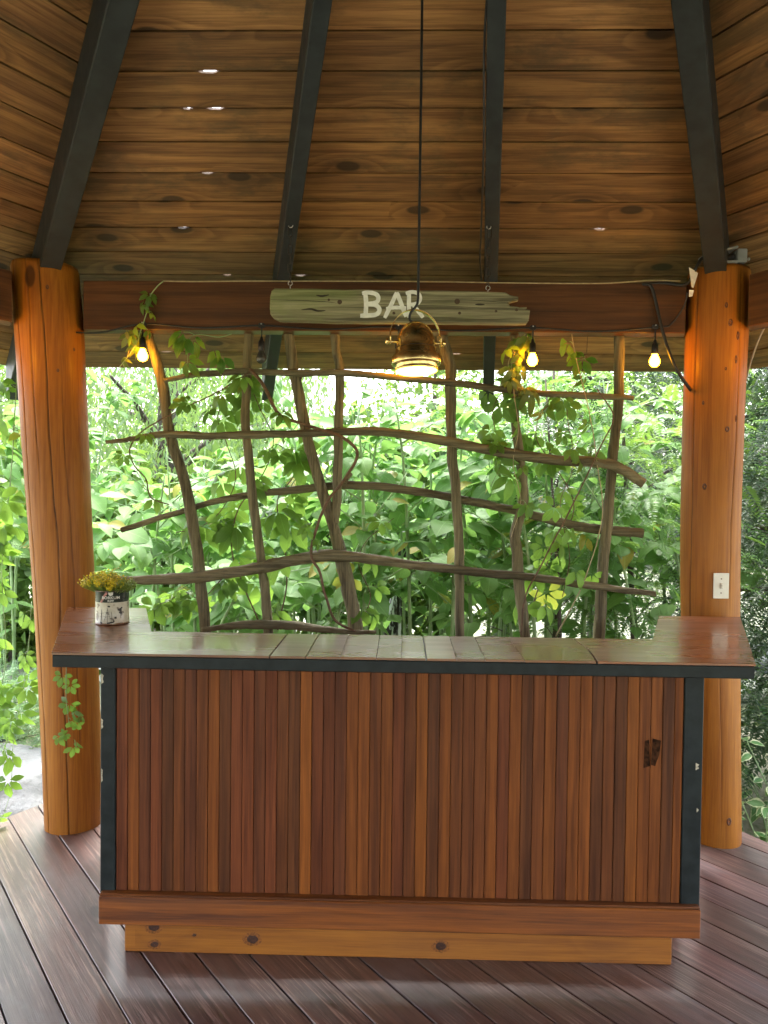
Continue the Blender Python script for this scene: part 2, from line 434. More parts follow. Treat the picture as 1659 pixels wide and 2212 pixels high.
def clip_poly(poly, px, py, nx, ny):
    """keep the side where (p-P).n <= 0"""
    out = []
    for i in range(len(poly)):
        a, b = poly[i], poly[(i + 1) % len(poly)]
        da = (a[0] - px) * nx + (a[1] - py) * ny; db = (b[0] - px) * nx + (b[1] - py) * ny
        if da <= 0: out.append(a)
        if da * db < 0:
            s = da / (da - db); out.append((a[0] + (b[0] - a[0]) * s, a[1] + (b[1] - a[1]) * s))
    return out
def deck():
    hexp = [HEXC + (Vector((c.x, c.y, 0)) - HEXC) * 1.075 for c in CORN][::-1]        # ccw
    hexp = [(p.x, p.y) for p in hexp]
    area = sum(hexp[i][0] * hexp[(i + 1) % 6][1] - hexp[(i + 1) % 6][0] * hexp[i][1] for i in range(6))
    if area < 0: hexp = hexp[::-1]
    inner = [(HEXC.x + (x - HEXC.x) * 0.985, HEXC.y + (y - HEXC.y) * 0.985) for x, y in hexp]
    V, F = prism(inner, -0.46, -0.045)
    root = tag(mk('deck', mesh('deck', V, F, M['darkroof'])), kind='structure')
    th = R_(38.0)
    dx = Vector((math.sin(th), -math.cos(th)))              # along the boards
    dn = Vector((math.cos(th), math.sin(th)))               # across
    w, gap = 0.1505, 0.006
    p0 = atz(542, 2066, 0)
    o0 = p0.x * dn.x + p0.y * dn.y
    for k in range(-34, 34):
        lo = o0 + k * w + gap / 2; hi = o0 + (k + 1) * w - gap / 2
        poly = clip_poly(hexp, dn.x * hi, dn.y * hi, dn.x, dn.y)
        if len(poly) < 3: continue
        poly = clip_poly(poly, dn.x * lo, dn.y * lo, -dn.x, -dn.y)
        if len(poly) < 3: continue
        ss = [p[0] * dx.x + p[1] * dx.y for p in poly]
        a, b = min(ss), max(ss)
        if b - a < 0.15: continue
        cuts = [a]
        if b - a > 3.2 and random.random() < 0.75:
            cuts.append(a + (b - a) * random.uniform(0.3, 0.7))
        cuts.append(b)
        for i in range(len(cuts) - 1):
            q = clip_poly(poly, dx.x * (cuts[i + 1] - 0.0015), dx.y * (cuts[i + 1] - 0.0015), dx.x, dx.y)
            q = clip_poly(q, dx.x * (cuts[i] + 0.0015), dx.y * (cuts[i] + 0.0015), -dx.x, -dx.y)
            cxs, cys = sum(p[0] for p in q) / len(q), sum(p[1] for p in q) / len(q)
            loc = []
            for x, y in q:
                X = (x - cxs) * dx.x + (y - cys) * dx.y; Y = (x - cxs) * -dx.y + (y - cys) * dx.x
                loc.append((X, Y))
            pv, pf = prism(loc, -0.038, 0.0, 0.0015)
            mw = Matrix.Translation((cxs, cys, random.uniform(-0.0012, 0.0012))) @ Matrix.Rotation(math.atan2(dx.y, dx.x), 4, 'Z')
            g = random.uniform(0.78, 1.25)
            mk('floor_board', mesh('floor_board', pv, pf, M['deck']), root, mw, (g, g * random.uniform(0.92, 1.06), g * random.uniform(0.92, 1.1)))
deck()

# ------------------------------------------------------------------ gazebo
gaz = tag(empty('gazebo', HEXC), 'six-sided timber gazebo with orange log posts and plank lined pyramid roof', 'gazebo')
GI = Matrix.Translation(-HEXC)

def log_post(pts, rad, cracks, name='post', n=240, m=72, seed=0):
    """pts: centre line; grooves run down the log where it has dried and split"""
    P = catmull(pts, max(2, m // (len(pts) - 1)))
    rr = np.interp(np.linspace(0, 1, len(P)), np.linspace(0, 1, len(rad)), rad)
    V, F, att = [], [], []
    base = P[0]
    for i, p in enumerate(P):
        f = i / (len(P) - 1)
        for k in range(n):
            a = 2 * math.pi * k / n
            r = rr[i] * (1 + 0.035 * mnoise.noise(Vector((math.cos(a) * 1.1 + seed, math.sin(a) * 1.1, p.z * 1.1))) + 0.008 * mnoise.noise(Vector((math.cos(a) * 4 + seed, math.sin(a) * 4, p.z * 3))))
            cr = 0.0
            for (ca, z0, z1, wob, depth) in cracks:
                if z0 < p.z < z1:
                    c2 = ca + wob * mnoise.noise(Vector((p.z * 1.4, ca * 7, seed))) + 0.02 * mnoise.noise(Vector((p.z * 7, ca * 5, seed)))
                    dd = abs((a - c2 + math.pi) % (2 * math.pi) - math.pi)
                    end = min(1, (p.z - z0) / 0.25, (z1 - p.z) / 0.25)
                    cr = max(cr, (1 - dd / 0.022) * end * depth if dd < 0.022 else 0)
            edge = min(1.0, (1 - f) * len(P) / 2.0)
            if i >= len(P) - 1: r *= 0.975
            r -= 0.010 * cr
            V.append((p.x + r * math.cos(a) - base.x, p.y + r * math.sin(a) - base.y, p.z))
            att.append(min(1.0, cr * 1.3))
    q = len(P)
    for i in range(q - 1):
        for k in range(n): F.append((i * n + k, i * n + (k + 1) % n, (i + 1) * n + (k + 1) % n, (i + 1) * n + k))
    F.append(tuple(range((q - 1) * n, q * n)))
    me = mesh(name, V, F, M['post'], True)
    me.polygons[len(me.polygons) - 1].use_smooth = False
    me.attributes.new('crack', 'FLOAT', 'POINT').data.foreach_set('value', att)
    return mk(name, me, gaz, GI @ Matrix.Translation((base.x, base.y, 0)))
D = -math.pi / 2     # towards the camera side
lp = log_post([(-1.568, 3.645, -0.4), (-1.571, 3.645, 0), (-1.612, 3.645, 1.05), (-1.660, 3.645, 1.85), (-1.693, 3.645, 2.40), (-1.714, 3.645, 2.672)], [0.132, 0.132, 0.139, 0.147, 0.152, 0.150],
         [(D - 0.62, -0.5, 2.8, 0.10, 1), (D + 0.25, -0.5, 2.8, 0.16, 1), (D + 0.75, 0.3, 2.2, 0.1, 0.6), (D - 0.15, 1.6, 2.8, 0.12, 0.7), (D - 1.0, 0.9, 1.9, 0.1, 0.4)], seed=1)
rp = log_post([(1.505, 3.645, -0.4), (1.503, 3.645, 0), (1.459, 3.645, 1.10), (1.454, 3.645, 1.88), (1.461, 3.645, 2.42), (1.464, 3.645, 2.665)], [0.122, 0.122, 0.128, 0.134, 0.138, 0.136],
         [(D - 1.05, -0.5, 2.8, 0.1, 0.9), (D + 0.35, 1.0, 2.75, 0.14, 0.5), (D + 1.1, 1.2, 2.5, 0.12, 0.7), (D - 0.1, 0.0, 1.0, 0.1, 0.35)], seed=5)
for i in (2, 3, 4, 5):
    c = CORN[i]
    log_post([(c.x, c.y, -0.4), (c.x, c.y, 0), (c.x, c.y, 1.3), (c.x, c.y, 2.68)], [0.135, 0.135, 0.14, 0.145], [(D, -0.5, 2.8, 0.2, 1)], n=40, m=18, seed=i + 9)
# dark knots on the two log posts facing the bar
def knot(post, u, v, s, asp=1.6):
    from mathutils.bvhtree import BVHTree
    key = post.name
    if key not in BV:
        off = Vector((post.matrix_basis.translation.x + HEXC.x, post.matrix_basis.translation.y + HEXC.y, 0))
        BV[key] = BVHTree.FromPolygons([q.co + off for q in post.data.vertices], [tuple(f.vertices) for f in post.data.polygons])
    loc, nrm, _, _ = BV[key].ray_cast(Vector((0, 0, CAM_H)), ray(u, v).normalized())
    if loc is None: return
    nrm = Vector((nrm.x, nrm.y, 0)).normalized()
    V, F = lathe([(0.0005, -0.002), (s * 0.45, 0.0002), (s * 0.75, 0.0016), (s, 0.0004), (s * 1.05, -0.005)], 14)
    V = [(x, y * asp, z) for x, y, z in V]
    mk('knot', mesh('knot', V, F, M['knotm'], True), gaz, GI @ frame(loc + nrm * 0.0008, nrm.cross(Vector((0, 0, 1))), nrm))
BV = {}
M['knotm'] = plain('knot wood', (0.10, 0.032, 0.010), 0.5, var=0.5, scale=90)
for u, v, s, a in ((1569, 659, 0.007, 1.9), (1578, 697, 0.010, 1.7), (1594, 725, 0.008, 2.4), (1590, 776, 0.006, 3.2), (1568, 796, 0.005, 1.6), (1519, 870, 0.005, 2.0), (1571, 927, 0.010, 1.3), (1590, 904, 0.004, 4.0), (1522, 1051, 0.010, 1.5), (1575, 1775, 0.011, 1.7)):
    knot(rp, u, v, s, a)
for u, v, s, a in ((102, 620, 0.007, 1.6), (160, 755, 0.006, 1.4), (125, 800, 0.006, 1.3), (157, 1540, 0.005, 1.2)):
    knot(lp, u, v, s, a)

def beam(a, b, z0, z1, th, cope):
    """ends are cut on the skew where they meet the round logs: (inner, outer) set-back at each end"""
    a, b = Vector((a.x, a.y, 0)), Vector((b.x, b.y, 0))
    d = (b - a); L = d.length; d.normalize()
    mid = (a + b) / 2 + Vector((0, 0, (z0 + z1) / 2))
    (i0, o0), (i1, o1) = cope
    V, F = prism([(-L / 2 + i0, -th / 2), (L / 2 - i1, -th / 2), (L / 2 - o1, th / 2), (-L / 2 + o0, th / 2)], (z0 - z1) / 2, (z1 - z0) / 2, 0.004)
    mk('beam', mesh('beam', V, F, M['beam']), gaz, GI @ frame(mid, d, Vector((0, 0, 1))))
for i in range(6):
    beam(CORN[i], CORN[(i + 1) % 6], 2.37, 2.598, 0.10, ((0.209, 0.165), (0.165, 0.130)) if i == 0 else ((0.20, 0.14), (0.20, 0.14)))

def rafter(a, w, dep, s0, s1, top_off=0.004, col=(1, 1, 1)):
    """runs down from the apex through point a on the board plane"""
    a = Vector(a); d = a - APEX
    p, q = APEX + d * s0, APEX + d * s1
    h = Vector((d.x, d.y, 0)).normalized(); side = Vector((-h.y, h.x, 0))
    V = []
    for P in (p, q):
        for sx in (-1, 1):
            for z in (-top_off, -top_off - dep):
                V.append(P + side * (sx * w / 2) + Vector((0, 0, z)))
    F = [(0, 1, 3, 2), (4, 6, 7, 5), (0, 4, 5, 1), (2, 3, 7, 6), (0, 2, 6, 4), (1, 5, 7, 3)]
    bm = bmesh.new(); vs = [bm.verts.new(v) for v in V]
    for f in F: bm.faces.new([vs[i] for i in f])
    bmesh.ops.recalc_face_normals(bm, faces=bm.faces)
    bmesh.ops.bevel(bm, geom=bm.edges[:], offset=0.004, segments=1, affect='EDGES')
    me = bpy.data.meshes.new('rafter'); bm.to_mesh(me); bm.free(); me.materials.append(M['paint'])
    mk('rafter', me, gaz, GI, col)
for i in range(6):
    rafter(CORN[i], 0.092, 0.205, 0.03, S_EAVE - 0.012, 0.012)
    fr = (0.358, 0.667) if i == 0 else (0.333, 0.667)
    for f_ in fr:
        rafter(CORN[i].lerp(CORN[(i + 1) % 6], f_), 0.062, 0.205, 0.05, S_EAVE - 0.012)

SLITS = [(450, 161, 26), (405, 240, 11), (466, 240, 22), (448, 379, 14), (394, 494, 12), (1296, 495, 14), (490, 594, 10), (648, 594, 12),
         (362, 770, 14), (570, 769, 16), (985, 768, 12)]
BW = 0.0
def roof():
    sheet_parts = []
    root = None
    roots = mk('roof', None, gaz, GI)
    boards = []
    for i in range(6):
        a, b = CORN[i], CORN[(i + 1) % 6]
        m = (a + b) / 2
        ex = (a - b).normalized() if i != 0 else (b - a).normalized()
        ex = (b - a).normalized()
        foot = a + ex * (APEX - a).dot(ex)                 # foot of the apex on the eave line
        dn = (foot - APEX); SL = dn.length; dn.normalize() # down the slope
        nz = ex.cross(dn)
        if nz.z < 0: nz = -nz
        # local frame: X = ex, Y = nz x ex
        w = 0.1492
        L1 = SL * S_EAVE
        nb = int(L1 / w)
        hl = (a - APEX).dot(ex) / SL; hr = (b - APEX).dot(ex) / SL      # hip slopes
        ydir = nz.cross(ex)
        sgn = 1 if ydir.dot(dn) > 0 else -1
        slits = []
        if i == 0:
            for u, v, hw in SLITS:
                r = ray(u, v); o = Vector((0, 0, CAM_H))
                t_ = (APEX - o).dot(nz) / r.dot(nz); p = o + r * t_
                dd = (p - APEX).dot(dn); xx = (p - APEX).dot(ex)
                kk = round((L1 - dd) / w)
                slits.append((kk, xx, 0.75 * hw * p.y / 1659))
        for k in range(nb):
            s1, s0 = L1 - k * w, L1 - (k + 1) * w
            g = 0.0036
            s1g, s0g = s1 - (0 if k == 0 else g), s0 + g
            eps = 0.003
            # outline in (x along, s down the slope)
            up = [(hl * s0g + eps, s0g)]
            here = sorted([(x, h) for kk, x, h in slits if kk == k + 1])
            for x, h in here:
                up += [(x - h, s0g), (x - h * 0.6, s0g + 0.004), (x + h * 0.5, s0g + 0.005), (x + h, s0g)]
            up.append((hr * s0g - eps, s0g))
            poly = up + [(hr * s1g - eps, s1g), (hl * s1g + eps, s1g)]
            xm = (hl + hr) / 2 * (s0 + s1) / 2; sm = (s0 + s1) / 2
            loc = [(x - xm, (s - sm) * sgn) for x, s in poly]
            ar = sum(loc[j][0] * loc[(j + 1) % len(loc)][1] - loc[(j + 1) % len(loc)][0] * loc[j][1] for j in range(len(loc)))
            if ar < 0: loc = loc[::-1]
            V, F = prism(loc, 0.0, 0.013)
            P = APEX + ex * xm + dn * sm
            mw = frame(P, ex, nz) @ Matrix.Translation((0, 0, random.uniform(-0.0, 0.0022))) @ Matrix.Rotation(random.uniform(-0.012, 0.012), 4, 'X')
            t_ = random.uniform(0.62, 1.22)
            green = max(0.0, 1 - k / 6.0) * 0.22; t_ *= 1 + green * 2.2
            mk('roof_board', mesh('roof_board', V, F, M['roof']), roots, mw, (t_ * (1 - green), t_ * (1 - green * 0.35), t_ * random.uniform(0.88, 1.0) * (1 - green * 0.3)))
        # felt above: strips, left open where daylight comes through
        def strip(sa, sb, xa=None, xb=None):
            o = nz * 0.03
            q = []
            for s, x0, x1 in ((sa, xa, xb), (sb, xa, xb)):
                q.append((x0 if x0 is not None else hl * s, s)); q.append((x1 if x1 is not None else hr * s, s))
            V = [APEX + ex * q[j][0] + dn * q[j][1] + o for j in (0, 1, 3, 2)]
            V2 = [v + nz * 0.03 for v in V]
            sheet_parts.append((V + V2, [(0, 3, 2, 1), (4, 5, 6, 7), (0, 1, 5, 4), (1, 2, 6, 5), (2, 3, 7, 6), (3, 0, 4, 7)]))
        if i != 0:
            strip(0.0, L1)
        else:
            ks = sorted(set(k for k, x, h in slits))
            prev = L1
            for k in ks:
                c = L1 - k * w
                lo, hi = c - 0.045, c + 0.05
                strip(hi, prev)
                x = hl * 2.0 - 3
                row = sorted([(x_, h) for kk, x_, h in slits if kk == k])
                xl = None
                for x_, h in row:
                    strip(lo, hi, xl if xl is not None else hl * hi, x_ - h * 0.9); xl = x_ + h * 0.9
                strip(lo, hi, xl, hr * hi)
                prev = lo
            strip(0.0, prev)
    V, F = join(sheet_parts)
    mk('roof_felt', mesh('roof_felt', V, F, M['darkroof']), gaz, GI)
roof()

# ------------------------------------------------------------------ the bar
bar = tag(empty('bar', (0, 2.95, 0)), 'wooden bar of narrow vertical cedar slats with glossy splayed counter top', 'bar')
BI = Matrix.Translation((0, -2.95, 0))
HC = 1.08
def bpart(name, me, mw=Matrix.Identity(4), color=None): return mk(name, me, bar, BI @ mw, color)
TONE = {'d': (0.36, 0.110, 0.050), 'k': (0.30, 0.110, 0.040), 'r': (0.66, 0.180, 0.070), 'm': (0.55, 0.175, 0.048), 'o': (0.88, 0.270, 0.042), 'b': (1.10, 0.350, 0.045), 'u': (0.46, 0.120, 0.045)}
SL = 'rodrkmdmokrrd' + 'rmkbuudoomoumbk' + 'ommmorokmodoo' + 'kmkbooko'
SL = list(SL)[:49]
xs0, xs1 = -0.967, 0.955
sw = (xs1 - xs0) / 48.75
slat_h = 0.80
slat_me = bev_box('slat', slat_h, sw - 0.0011, 0.016, M['slat'], 0.0030, 2)
slat_n = bev_box('slat', slat_h, sw * 0.75 - 0.0011, 0.016, M['slat'], 0.0030, 2)
for i, ch in enumerate(SL):
    x = xs0 + (i + 0.5) * sw; me = slat_me
    if i == 48: x = xs0 + 48.375 * sw; me = slat_n
    t_ = [a * 0.62 + b * 0.38 for a, b in zip(TONE[ch], (0.70, 0.215, 0.052))]; j = random.uniform(0.9, 1.1)
    mw = frame(Vector((x, 2.593 + random.uniform(-0.0012, 0.0012), 0.232 + slat_h / 2)), (0, 0, 1), (0, -1, 0))
    bpart('slat', me, mw, [c * j for c in t_])
# dark stain left by a torn sticker on two slats
st = plain('sticker residue', (0.04, 0.016, 0.007), 0.7, var=0.7, scale=60)
st.node_tree.nodes['Principled BSDF'].inputs['Specular IOR Level'].default_value = 0.05
def quad_sheet(pts, y0, th): 
    V = [(p.x, y0 - th, p.z) for p in pts] + [(p.x, y0, p.z) for p in pts]
    n = len(pts)
    return V, [tuple(range(n)), tuple(range(2 * n - 1, n - 1, -1))] + [(i, n + i, n + (i + 1) % n, (i + 1) % n) for i in range(n)]
for pl in (((1393, 1600), (1402, 1598), (1404, 1655), (1390, 1659)), ((1410, 1595), (1428, 1600), (1424, 1630), (1415, 1655), (1406, 1652))):
    V, F = quad_sheet([at(u, v, 2.584) for u, v in pl], 2.5842, 0.0006)
    bpart('sticker_stain', mesh('sticker_stain', V, F, st))
# dark corner boards, backing, sides
for x0, x1 in ((-1.02, -0.9685), (0.9565, 1.02)):
    bpart('corner_board', bev_box('corner_board', x1 - x0, 0.03, 0.80, M['paint2'], 0.003), Matrix.Translation(((x0 + x1) / 2, 2.594, 0.632)))
bpart('backing_panel', bev_box('backing_panel', 2.0, 0.018, 0.80, M['darkroof'], 0), Matrix.Translation((0, 2.615, 0.632)))
SPL = 0.375                                   # the wings splay out this much per metre of depth
for s in (-1, 1):
    a = Vector((s * 1.016, 2.612, 0)); b = Vector((s * (1.016 + SPL * 0.80), 3.41, 0))
    mid = (a + b) / 2 + Vector((0, 0, 0.632))
    bpart('side_panel', bev_box('side_panel', (b - a).length, 0.018, 0.80, M['rail'], 0.002), frame(mid, b - a, (0, 0, 1)))
    mid = (a + b) / 2 + Vector((0, 0, 0.187))
    bpart('side_rail', bev_box('side_rail', (b - a).length, 0.03, 0.09, M['rail'], 0.003), frame(mid, b - a, (0, 0, 1)))
    mid = (a + b) / 2 + Vector((-s * 0.07, 0.05, 0.067))
    bpart('side_plinth', bev_box('side_plinth', (b - a).length, 0.03, 0.13, M['plinth'], 0.003), frame(mid, b - a, (0, 0, 1)))
bpart('rail', bev_box('rail', 2.032, 0.045, 0.098, M['rail'], 0.003), Matrix.Translation((0, 2.5775, 0.186)))
bpart('ledge', bev_box('ledge', 2.028, 0.062, 0.008, M['rail'], 0.002), Matrix.Translation((0, 2.589, 0.2395)), (0.7, 0.7, 0.7))
bpart('plinth', bev_box('plinth', 1.902, 0.04, 0.137, M['plinth'], 0.003), Matrix.Translation((-0.002, 2.65, 0.0685)))
for u, v, sz in ((332, 2003, 0.017), (334, 2040, 0.013), (545, 2029, 0.018), (952, 2044, 0.017), (420, 2020, 0.006)):
    p = at(u, v, 2.63)
    for nm, k_, col, th in (('knot_halo', 1.5, (0.21, 0.070, 0.012), 0.0003), ('knot', 1.0, (0.045, 0.016, 0.008), 0.0006)):
        V, F = lathe([(0.0004, th), (sz * k_ * 0.75, th), (sz * k_, 0.0)], 18)
        V = [(x * (1.25 + 0.2 * mnoise.noise(Vector((x * 90, y * 90, u)))), y * (0.9 + 0.2 * mnoise.noise(Vector((y * 80, x * 80, v)))), z) for x, y, z in V]
        bpart(nm, mesh(nm, V, F, plain('plinth ' + nm, col, 0.5, var=0.5, scale=120)), Matrix.Translation((p.x, 2.63 - 0.0002, p.z)) @ Matrix.Rotation(math.pi / 2, 4, 'X'))
# chips of bare wood along the painted corners
for u0, u1, v0, v1, yy in ((219, 224, 1455, 1478, 2.579), (219, 223, 1552, 1575, 2.579), (219, 222, 1660, 1690, 2.579), (1503, 1510, 1648, 1664, 2.579), (1505, 1509, 1745, 1755, 2.579)):
    a_, b_ = at(u0, v0, yy), at(u1, v1, yy)
    pts = [Vector((a_.x, 0, a_.z)), Vector((b_.x, 0, a_.z - 0.006)), Vector((a_.x + (b_.x - a_.x) * 0.6, 0, (a_.z + b_.z) / 2)), Vector((b_.x, 0, b_.z + 0.007)), Vector((a_.x, 0, b_.z))]
    V, F = quad_sheet(pts, 2.5789, 0.0006)
    bpart('paint_chip', mesh('paint_chip', V, F, plain('bare wood chip', (0.45, 0.40, 0.30), 0.8, var=0.3, scale=150)))
# counter: outline, dark edge under it, then the varnished boards with open joints
FY = 2.49
OUT = [(-1.147, FY), (1.147, FY), (1.147 + SPL * 0.966 + 0.01, 3.456), (1.158, 3.458), (0.947, 2.889), (-0.947, 2.889), (-1.158, 3.458), (-1.147 - SPL * 0.966 - 0.01, 3.456)]
SUBO = [(-1.145, FY + 0.002), (1.145, FY + 0.002), (1.514, 3.452), (1.161, 3.454), (0.950, 2.886), (-0.950, 2.886), (-1.161, 3.454), (-1.514, 3.452)]
V, F = prism(SUBO, HC - 0.050, HC - 0.0085, 0.003)
bpart('counter_edge', mesh('counter_edge', V, F, M['paint2']))
cut_px = [(587, 1411), (665, 1411), (738, 1413), (814, 1415), (868, 1416), (920, 1417), (985, 1418), (1047, 1420), (1130, 1421), (1299, 1426)]
cuts = [atz(u, v, HC).x for u, v in cut_px]
def tops(poly, col=(1, 1, 1)):
    cx_, cy_ = sum(p[0] for p in poly) / len(poly), sum(p[1] for p in poly) / len(poly)
    loc = [(p[0] - cx_, p[1] - cy_) for p in poly]
    # grain runs along the counter
    V, F = prism(loc, HC - 0.008, HC, 0.0008)
    bpart('counter_board', mesh('counter_board', V, F, M['counter']), Matrix.Translation((cx_, cy_, random.uniform(0, 0.0006))), col)
bk = 2.889
def slant(x): return x * 1.0
gaps = [0.0022, 0.0012, 0.0005, 0.0009, 0.0005, 0.0022, 0.0006, 0.0006, 0.0006, 0.002]
tops([(-1.147, FY), (cuts[0] - gaps[0], FY), (cuts[0] - gaps[0], bk), (-0.947, bk), (-1.158, 3.458), (-1.519, 3.456)], (1.0, 0.98, 0.98))
for i in range(len(cuts) - 1):
    g = random.uniform(0.85, 1.15)
    tops([(cuts[i] + gaps[i], FY), (cuts[i + 1] - gaps[i + 1] - (0.0 if i < 8 else 0.02), FY), (cuts[i + 1] - gaps[i + 1], FY + 0.2), (cuts[i + 1] - gaps[i + 1] + (0 if i < 8 else -0.012), bk), (cuts[i] + gaps[i], bk)], (g, g, g))
c9 = cuts[9]
tops([(c9 - 0.016, FY), (1.147, FY), (1.519, 3.456), (1.158, 3.458), (0.947, bk), (c9 - 0.009, bk), (c9 + 0.003, FY + 0.2)], (1.25, 1.0, 0.85))

# ------------------------------------------------------------------ tin with a plant
tin = tag(empty('tin_can', (-1.163, 3.062, HC + 0.001)), 'rusty tin can printed with a sailing ship holding a yellow plant', 'can')
RT, HT = 0.0665, 0.136
def can_mat():
    t = NT('printed tin')
    tc = t.n('TexCoord').outputs['Object']
    s = t.n('SeparateXYZ'); t.l(tc, s.inputs[0])
    z = s.outputs[2]
    nz = t.noise(tc, 45, 5, 0.7); n2 = t.noise(tc, 18, 4, 0.7)
    c = t.mix(t.mr(n2, 0.35, 0.7), (0.58, 0.55, 0.45), (0.44, 0.40, 0.30))
    blot = t.mr(t.noise(tc, 34, 2, 0.5), 0.60, 0.64)
    c = t.mix(t.math('MULTIPLY', blot, 0.75), c, (0.10, 0.07, 0.05))
    band = t.math('GREATER_THAN', z, HT * 0.66)
    c = t.mix(band, c, (0.020, 0.032, 0.026))
    rust = t.mr(t.math('ADD', z, t.math('MULTIPLY', t.math('SUBTRACT', nz, 0.5), 0.02)), 0.004, 0.011, 1, 0)
    c = t.mix(rust, c, (0.16, 0.06, 0.02))
    t.set(Base_Color=c, Roughness=t.mr(nz, 0.3, 0.7, 0.25, 0.45), Metallic=0.0, Coat_Weight=0.2)
    return t.m
V, F = lathe([(0.001, 0.0), (RT - 0.002, 0.0), (RT, 0.002), (RT, 0.004), (RT - 0.002, 0.006), (RT - 0.002, HT - 0.004), (RT, HT - 0.003), (RT, HT), (RT - 0.003, HT), (RT - 0.004, HT - 0.02), (0.001, HT - 0.02)], 48)
mk('tin_body', mesh('tin_body', V, F, can_mat(), True), tin)
V, F = lathe([(RT + 0.0005, HT - 0.0045), (RT + 0.0022, HT - 0.003), (RT + 0.0022, HT + 0.001), (RT - 0.002, HT + 0.001), (RT - 0.002, HT - 0.004)], 48)
mk('rim', mesh('rim', V, F, plain('tarnished rim', (0.16, 0.12, 0.09), 0.4, 0.8), True), tin)
CA = math.atan2(-3.062, 1.163)                 # side of the tin that faces into the gazebo
def wrap(x, z, r): 
    a = CA + x / RT
    return Vector((r * math.cos(a), r * math.sin(a), z))
def wrap_poly(pts, th=0.0004, r=RT - 0.0016):
    n = len(pts)
    V = [wrap(x, z, r + th) for x, z in pts] + [wrap(x, z, r) for x, z in pts]
    return V, [tuple(range(n)), tuple(range(2 * n - 1, n - 1, -1))] + [(i, n + i, n + (i + 1) % n, (i + 1) % n) for i in range(n)]
def stroke(pts, w):
    """flat brush stroke polygon round a polyline (2D)"""
    pts = [Vector(p) for p in pts]
    Lf, Rt = [], []
    for i, p in enumerate(pts):
        d = (pts[min(i + 1, len(pts) - 1)] - pts[max(0, i - 1)]).normalized()
        n_ = Vector((-d.y, d.x)); ww = w if not hasattr(w, '__len__') else w[i]
        Lf.append(p + n_ * ww / 2); Rt.append(p - n_ * ww / 2)
    return Lf, Rt
def strip_mesh(Lf, Rt, fn, th):
    n = len(Lf); V = [fn(p, th) for p in Lf] + [fn(p, th) for p in Rt] + [fn(p, 0) for p in Lf] + [fn(p, 0) for p in Rt]
    F = []
    for i in range(n - 1):
        F += [(i, i + 1, n + i + 1, n + i), (2 * n + i, 3 * n + i, 3 * n + i + 1, 2 * n + i + 1), (i, 2 * n + i, 2 * n + i + 1, i + 1), (n + i, n + i + 1, 3 * n + i + 1, 3 * n + i)]
    F += [(0, n, 3 * n, 2 * n), (n - 1, 3 * n - 1, 4 * n - 1, 2 * n - 1)]
    return V, F
M['ink'] = plain('printed ink', (0.03, 0.027, 0.025), 0.5, var=0.4, scale=80, bump=0)
M['inkwhite'] = plain('printed white', (0.62, 0.60, 0.54), 0.45, bump=0)
M['inkred'] = plain('printed red ribbon', (0.36, 0.15, 0.13), 0.45, var=0.4, scale=80, bump=0)
def text_on_tin(body, size, z, xoff):
    cu = bpy.data.curves.new('lettering', 'FONT')
    cu.body = body; cu.size = size; cu.align_x = 'CENTER'; cu.offset = size * 0.02; cu.extrude = 0; cu.resolution_u = 2
    tmp = bpy.data.objects.new('tmp', cu); COL.objects.link(tmp)
    dg = bpy.context.evaluated_depsgraph_get()
    me = bpy.data.meshes.new_from_object(tmp.evaluated_get(dg))
    bpy.data.objects.remove(tmp)
    bm = bmesh.new(); bm.from_mesh(me)
    bmesh.ops.triangulate(bm, faces=bm.faces)
    for v in bm.verts: v.co = wrap(v.co.x * 1.12 + xoff, v.co.y + z, RT - 0.0006)
    bm.to_mesh(me); bm.free()
    me.materials.clear(); me.materials.append(M['inkwhite'])
    mk('lettering', me, tin)
text_on_tin('BORKUM', 0.0155, HT * 0.765, -0.006)
text_on_tin('RIFF', 0.0125, HT * 0.68, -0.006)
ship = []
def sk(pts, w): 
    Lf, Rt = stroke(pts, w); ship.append(strip_mesh(Lf, Rt, lambda p, th: wrap(p.x, p.y, RT - 0.0017 + th), 0.0006))
def sx_(u): return (u - 745) * 0.000218 - 0.006
def sz_(v): return (1165 - v) * 0.000218
for pts, w in ((((545, 1105), (560, 1125), (700, 1125), (790, 1110), (808, 1080)), 0.006), (((575, 1105), (572, 880)), 0.0012), (((685, 1105), (683, 850)), 0.0012), (((755, 1100), (760, 920)), 0.0012),
               (((530, 950), (620, 940)), 0.0008), (((530, 1010), (640, 1000)), 0.0008), (((640, 930), (730, 925)), 0.0008), (((640, 1010), (740, 1000)), 0.0008), (((550, 1100), (575, 890)), 0.0005),
               (((620, 1100), (683, 870)), 0.0005), (((740, 1100), (690, 870)), 0.0005), (((800, 1090), (760, 930)), 0.0005), (((810, 1030), (850, 1030)), 0.008), (((690, 820), (735, 825)), 0.006),
               (((880, 900), (960, 850)), 0.006), (((900, 930), (950, 960)), 0.008), (((870, 880), (920, 910)), 0.005), (((930, 880), (935, 950)), 0.007)):
    sk([(sx_(u), sz_(v)) for u, v in pts], w)
V, F = join(ship)
mk('ship_print', mesh('ship_print', V, F, M['ink']), tin)
Lf, Rt = stroke([(-0.047, HT * 0.66), (-0.036, HT * 0.80), (-0.022, HT * 0.955)], 0.009)
V, F = strip_mesh(Lf, Rt, lambda p, th: wrap(p.x, p.y, RT - 0.0016 + th), 0.0007)
mk('ribbon_print', mesh('ribbon_print', V, F, M['inkred']), tin)
V, F = lathe([(0.001, 0), (0.0065, 0), (0.0065, 0.0005), (0.001, 0.0005)], 14)
crest = []
